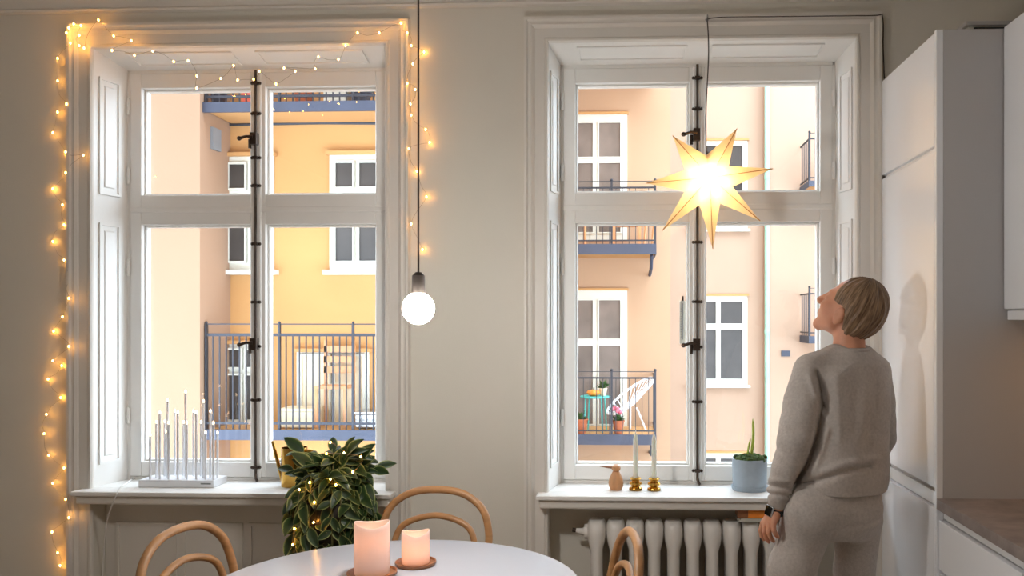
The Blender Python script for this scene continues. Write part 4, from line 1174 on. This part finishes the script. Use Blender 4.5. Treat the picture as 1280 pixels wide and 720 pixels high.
cr.color_ramp.elements[0].color = lin((74, 54, 38)) + (1,); cr.color_ramp.elements[1].color = lin((160, 128, 96)) + (1,)
bp = nt.nodes.new('ShaderNodeBump'); bp.inputs['Strength'].default_value = .6; bp.inputs['Distance'].default_value = .004
nt.links.new(mp.outputs['Vector'], nz.inputs['Vector']); nt.links.new(nz.outputs['Fac'], cr.inputs['Fac'])
nt.links.new(cr.outputs['Color'], bs.inputs['Base Color']); nt.links.new(nz.outputs['Fac'], bp.inputs['Height']); nt.links.new(bp.outputs['Normal'], bs.inputs['Normal'])
hme = HV.mesh('hair', hm, PO, 1)
hc = np.empty(len(hme.vertices) * 3, np.float32); hme.vertices.foreach_get('co', hc); hc = hc.reshape(-1, 3) + np.array(PO) - H
f_, l_, u_ = hc @ hf, hc @ hl, hc @ hu
sa_ = hme.attributes.new('strand', 'FLOAT_VECTOR', 'POINT')
sa_.data.foreach_set('vector', np.stack([np.arctan2(l_, -(f_ + .015)) * 22, u_ * 22, 0 * u_], 1).astype(np.float32).ravel())
hair = link_mesh('hair', hme, person); hair['label'] = 'short swept brown hair'
# ---- sweatshirt
S_ = Vol((.40, 2.70, .80), (1.10, 3.45, 1.48), .005)
def ctr(u, v, Y=3.0): q = W(u, v, Y); return (q.x, q.y, q.z)
S_.loft([ctr(1046, 611) + (.166, .142), ctr(1047, 600) + (.170, .144), ctr(1050, 575) + (.166, .138), ctr(1053, 540) + (.160, .128), ctr(1056, 500) + (.160, .118), ctr(1057, 470) + (.160, .106), ctr(1058, 455) + (.142, .094), ctr(1060, 446) + (.100, .080), ctr(1061, 440) + (.074, .072), ctr(1061.5, 437) + (.064, .064)], ANG, .0, 2.3)
S_.cap(Lsh - [0, 0, .0], w3(1046, 449, 2.98), .052, .05, .03); S_.cap(Rsh, w3(1076, 449, 3.02), .050, .05, .03)
S_.chain([Lsh + [0, 0, -.012], w3(1003, 505, 2.915), w3(995, 548, 2.90), w3(984, 585, 2.905), w3(975, 612, 2.92), w3(972.5, 628, 2.928)], [.056, .062, .061, .052, .042, .033], .006)
S_.chain([Rsh + [0, 0, -.01], w3(1097, 505, 3.06), Rel, w3(1088, 575, 3.17), Rwr], [.054, .058, .056, .046, .034], .006)
X, Y, Z = np.meshgrid(S_.ax[0], S_.ax[1], S_.ax[2], indexing='ij', sparse=True)
def pix2(X, Y, Z):      # photo pixel of the cloth surface, only used to lay the folds along the cloth
    cx_, sx_ = math.cos(YAW), math.sin(YAW)
    d = -sx_ * X + cx_ * Y
    return PX0 + F_PX * (cx_ * X + sx_ * Y) / d, PY0 - F_PX * (Z - CAM_Z) / d
U_, V_ = pix2(X, Y, Z)
def fold(vol, U_, V_, pts, w, depth, front=None, Y=None):
    best = None
    for (a, b) in zip(pts[:-1], pts[1:]):
        dx, dy = b[0] - a[0], b[1] - a[1]; tt = np.clip(((U_ - a[0]) * dx + (V_ - a[1]) * dy) / (dx * dx + dy * dy), 0, 1)
        q = (U_ - a[0] - tt * dx) ** 2 + (V_ - a[1] - tt * dy) ** 2
        best = q if best is None else np.minimum(best, q)
    g = depth * np.exp(-best / (w * w))
    if front is not None: g = g * (1 / (1 + np.exp((Y - front) / .01)))
    vol.V += g.astype(np.float32)
for pts, w_, dp in (([(1086, 583), (1060, 588), (1020, 602), (1000, 607)], 3.4, .0075), ([(1096, 573), (1060, 579), (1024, 592)], 5, -.005), ([(1021, 465), (1028, 490), (1033, 515)], 3.0, .010), ([(1012, 470), (1020, 495)], 4, -.005),
                    ([(1029, 505), (1023, 545), (1011, 579), (992, 606)], 2.6, .017), ([(1034, 540), (1020, 582), (1004, 602)], 4.5, -.006), ([(1070, 470), (1068, 540)], 7, .003), ([(1095, 470), (1088, 540), (1080, 575)], 6, .004), ([(1046, 470), (1050, 550)], 6, -.003),
                    ([(962, 607), (990, 612)], 2.5, .006), ([(962, 617), (986, 620)], 2.5, .006), ([(964, 600), (992, 603)], 3, -.004), ([(970, 560), (996, 575)], 4, .003), ([(978, 500), (1004, 492)], 1.2, .002), ([(985, 530), (1010, 545)], 5, -.003)):
    fold(S_, U_, V_, pts, w_, dp * (1.0 if dp > .015 else 1.7), 3.03, Y)
S_.V += (.0022 * np.sin(X * 38 + Z * 22 + 2 * np.sin(Z * 17)) * np.sin(Z * 29 + Y * 31 + 1)).astype(np.float32)
sweat = link_mesh('sweatshirt', S_.mesh('sweatshirt', M['cloth'], PO, 2), person); sweat['label'] = 'loose heather grey sweatshirt'
cb = MB(PO); nk = Vector(ctr(1061.5, 437))
cb.tube([nk + Vector((.064 * math.cos(q), .064 * math.sin(q), .002 + .004 * math.sin(q))) for q in [2 * PI * k / 40 for k in range(40)]], .0075, 8, True, 1.2)
cb.build('collar', M['cloth'], sweat, True)
# ---- trousers
T_ = Vol((.38, 2.70, .03), (1.06, 3.35, .95), .006)
T_.loft([ctr(1040, 668) + (.10, .105), ctr(1039, 650) + (.162, .128), ctr(1040, 630) + (.166, .132), ctr(1043, 610) + (.150, .122), ctr(1045, 596) + (.140, .11)], ANG, .0, 2.2)
T_.chain([w3(1010, 650, 2.96), w3(990, 712, 2.95), w3(984, 790, 2.97), w3(975, 900, 2.985)], [.088, .078, .070, .058], .02)
T_.chain([w3(1072, 648, 3.03), w3(1068, 712, 3.04), w3(1066, 790, 3.05), w3(1064, 900, 3.05)], [.084, .066, .064, .056], .02)
for s_u, yy in ((1014, 2.90), (1070, 2.95)): T_.ell(w3(s_u, 638, yy), ((1, 0, 0), (0, 1, 0), (0, 0, 1)), (.080, .055, .085), .05)
X, Y, Z = np.meshgrid(T_.ax[0], T_.ax[1], T_.ax[2], indexing='ij', sparse=True)
U_, V_ = pix2(X, Y, Z)
for pts, w_, dp in (([(1106, 646), (1085, 656), (1055, 660), (1040, 668)], 2.2, .007), ([(1000, 645), (1030, 668)], 5, .003), ([(985, 620), (1000, 640)], 4, .004), ([(985, 690), (1000, 720)], 6, .004)):
    fold(T_, U_, V_, pts, w_, dp, 3.0, Y)
T_.V += (.0020 * np.sin(X * 31 + Z * 24) * np.sin(Z * 21 + Y * 27)).astype(np.float32)
tro = link_mesh('trousers', T_.mesh('trousers', M['cloth'], PO, 2), person); tro['label'] = 'matching grey jersey trousers'
# ---- watch
wd = Vector(Lwr - Lel).normalized(); wc = Vector(w3(969.5, 638.5, 2.93))
e1 = wd.cross(Vector((0, 1, 0))).normalized(); e2 = wd.cross(e1)
wt = MB(PO); rg = []
for k in range(32):
    q = 2 * PI * k / 32; d = e1 * math.cos(q) + e2 * math.sin(q)
    rg.append([wc + d * rr + wd * hh for rr, hh in ((.0265, -.009), (.029, -.009), (.029, .009), (.0265, .009))])
wt.rings(rg, False, True)
wo = wt.build('wristwatch', M['black'], person, True); wo['label'] = 'black square wristwatch'
fd = Vector((-.80, -.60, .12)); fd = (fd - wd * fd.dot(wd)).normalized(); sd = wd.cross(fd)
fb = MB(PO); c0 = wc + fd * .030
def cuboid(b, c, x, y, z, hx, hy, hz):
    b.hexa([c + x * sx * hx + y * sy * hy - z * hz for sx, sy in ((-1, -1), (1, -1), (1, 1), (-1, 1))], [c + x * sx * hx + y * sy * hy + z * hz for sx, sy in ((-1, -1), (1, -1), (1, 1), (-1, 1))])
cuboid(fb, c0, sd, wd, fd, .0165, .0185, .005); fb.build('watch_case', M['steel'], wo, bevel=.004, seg=3)
fb = MB(PO); cuboid(fb, c0 + fd * .0052, sd, wd, fd, .0138, .0158, .0012); fb.build('watch_face', M['screen'], wo, bevel=.002)
bpy.context.view_layer.update()
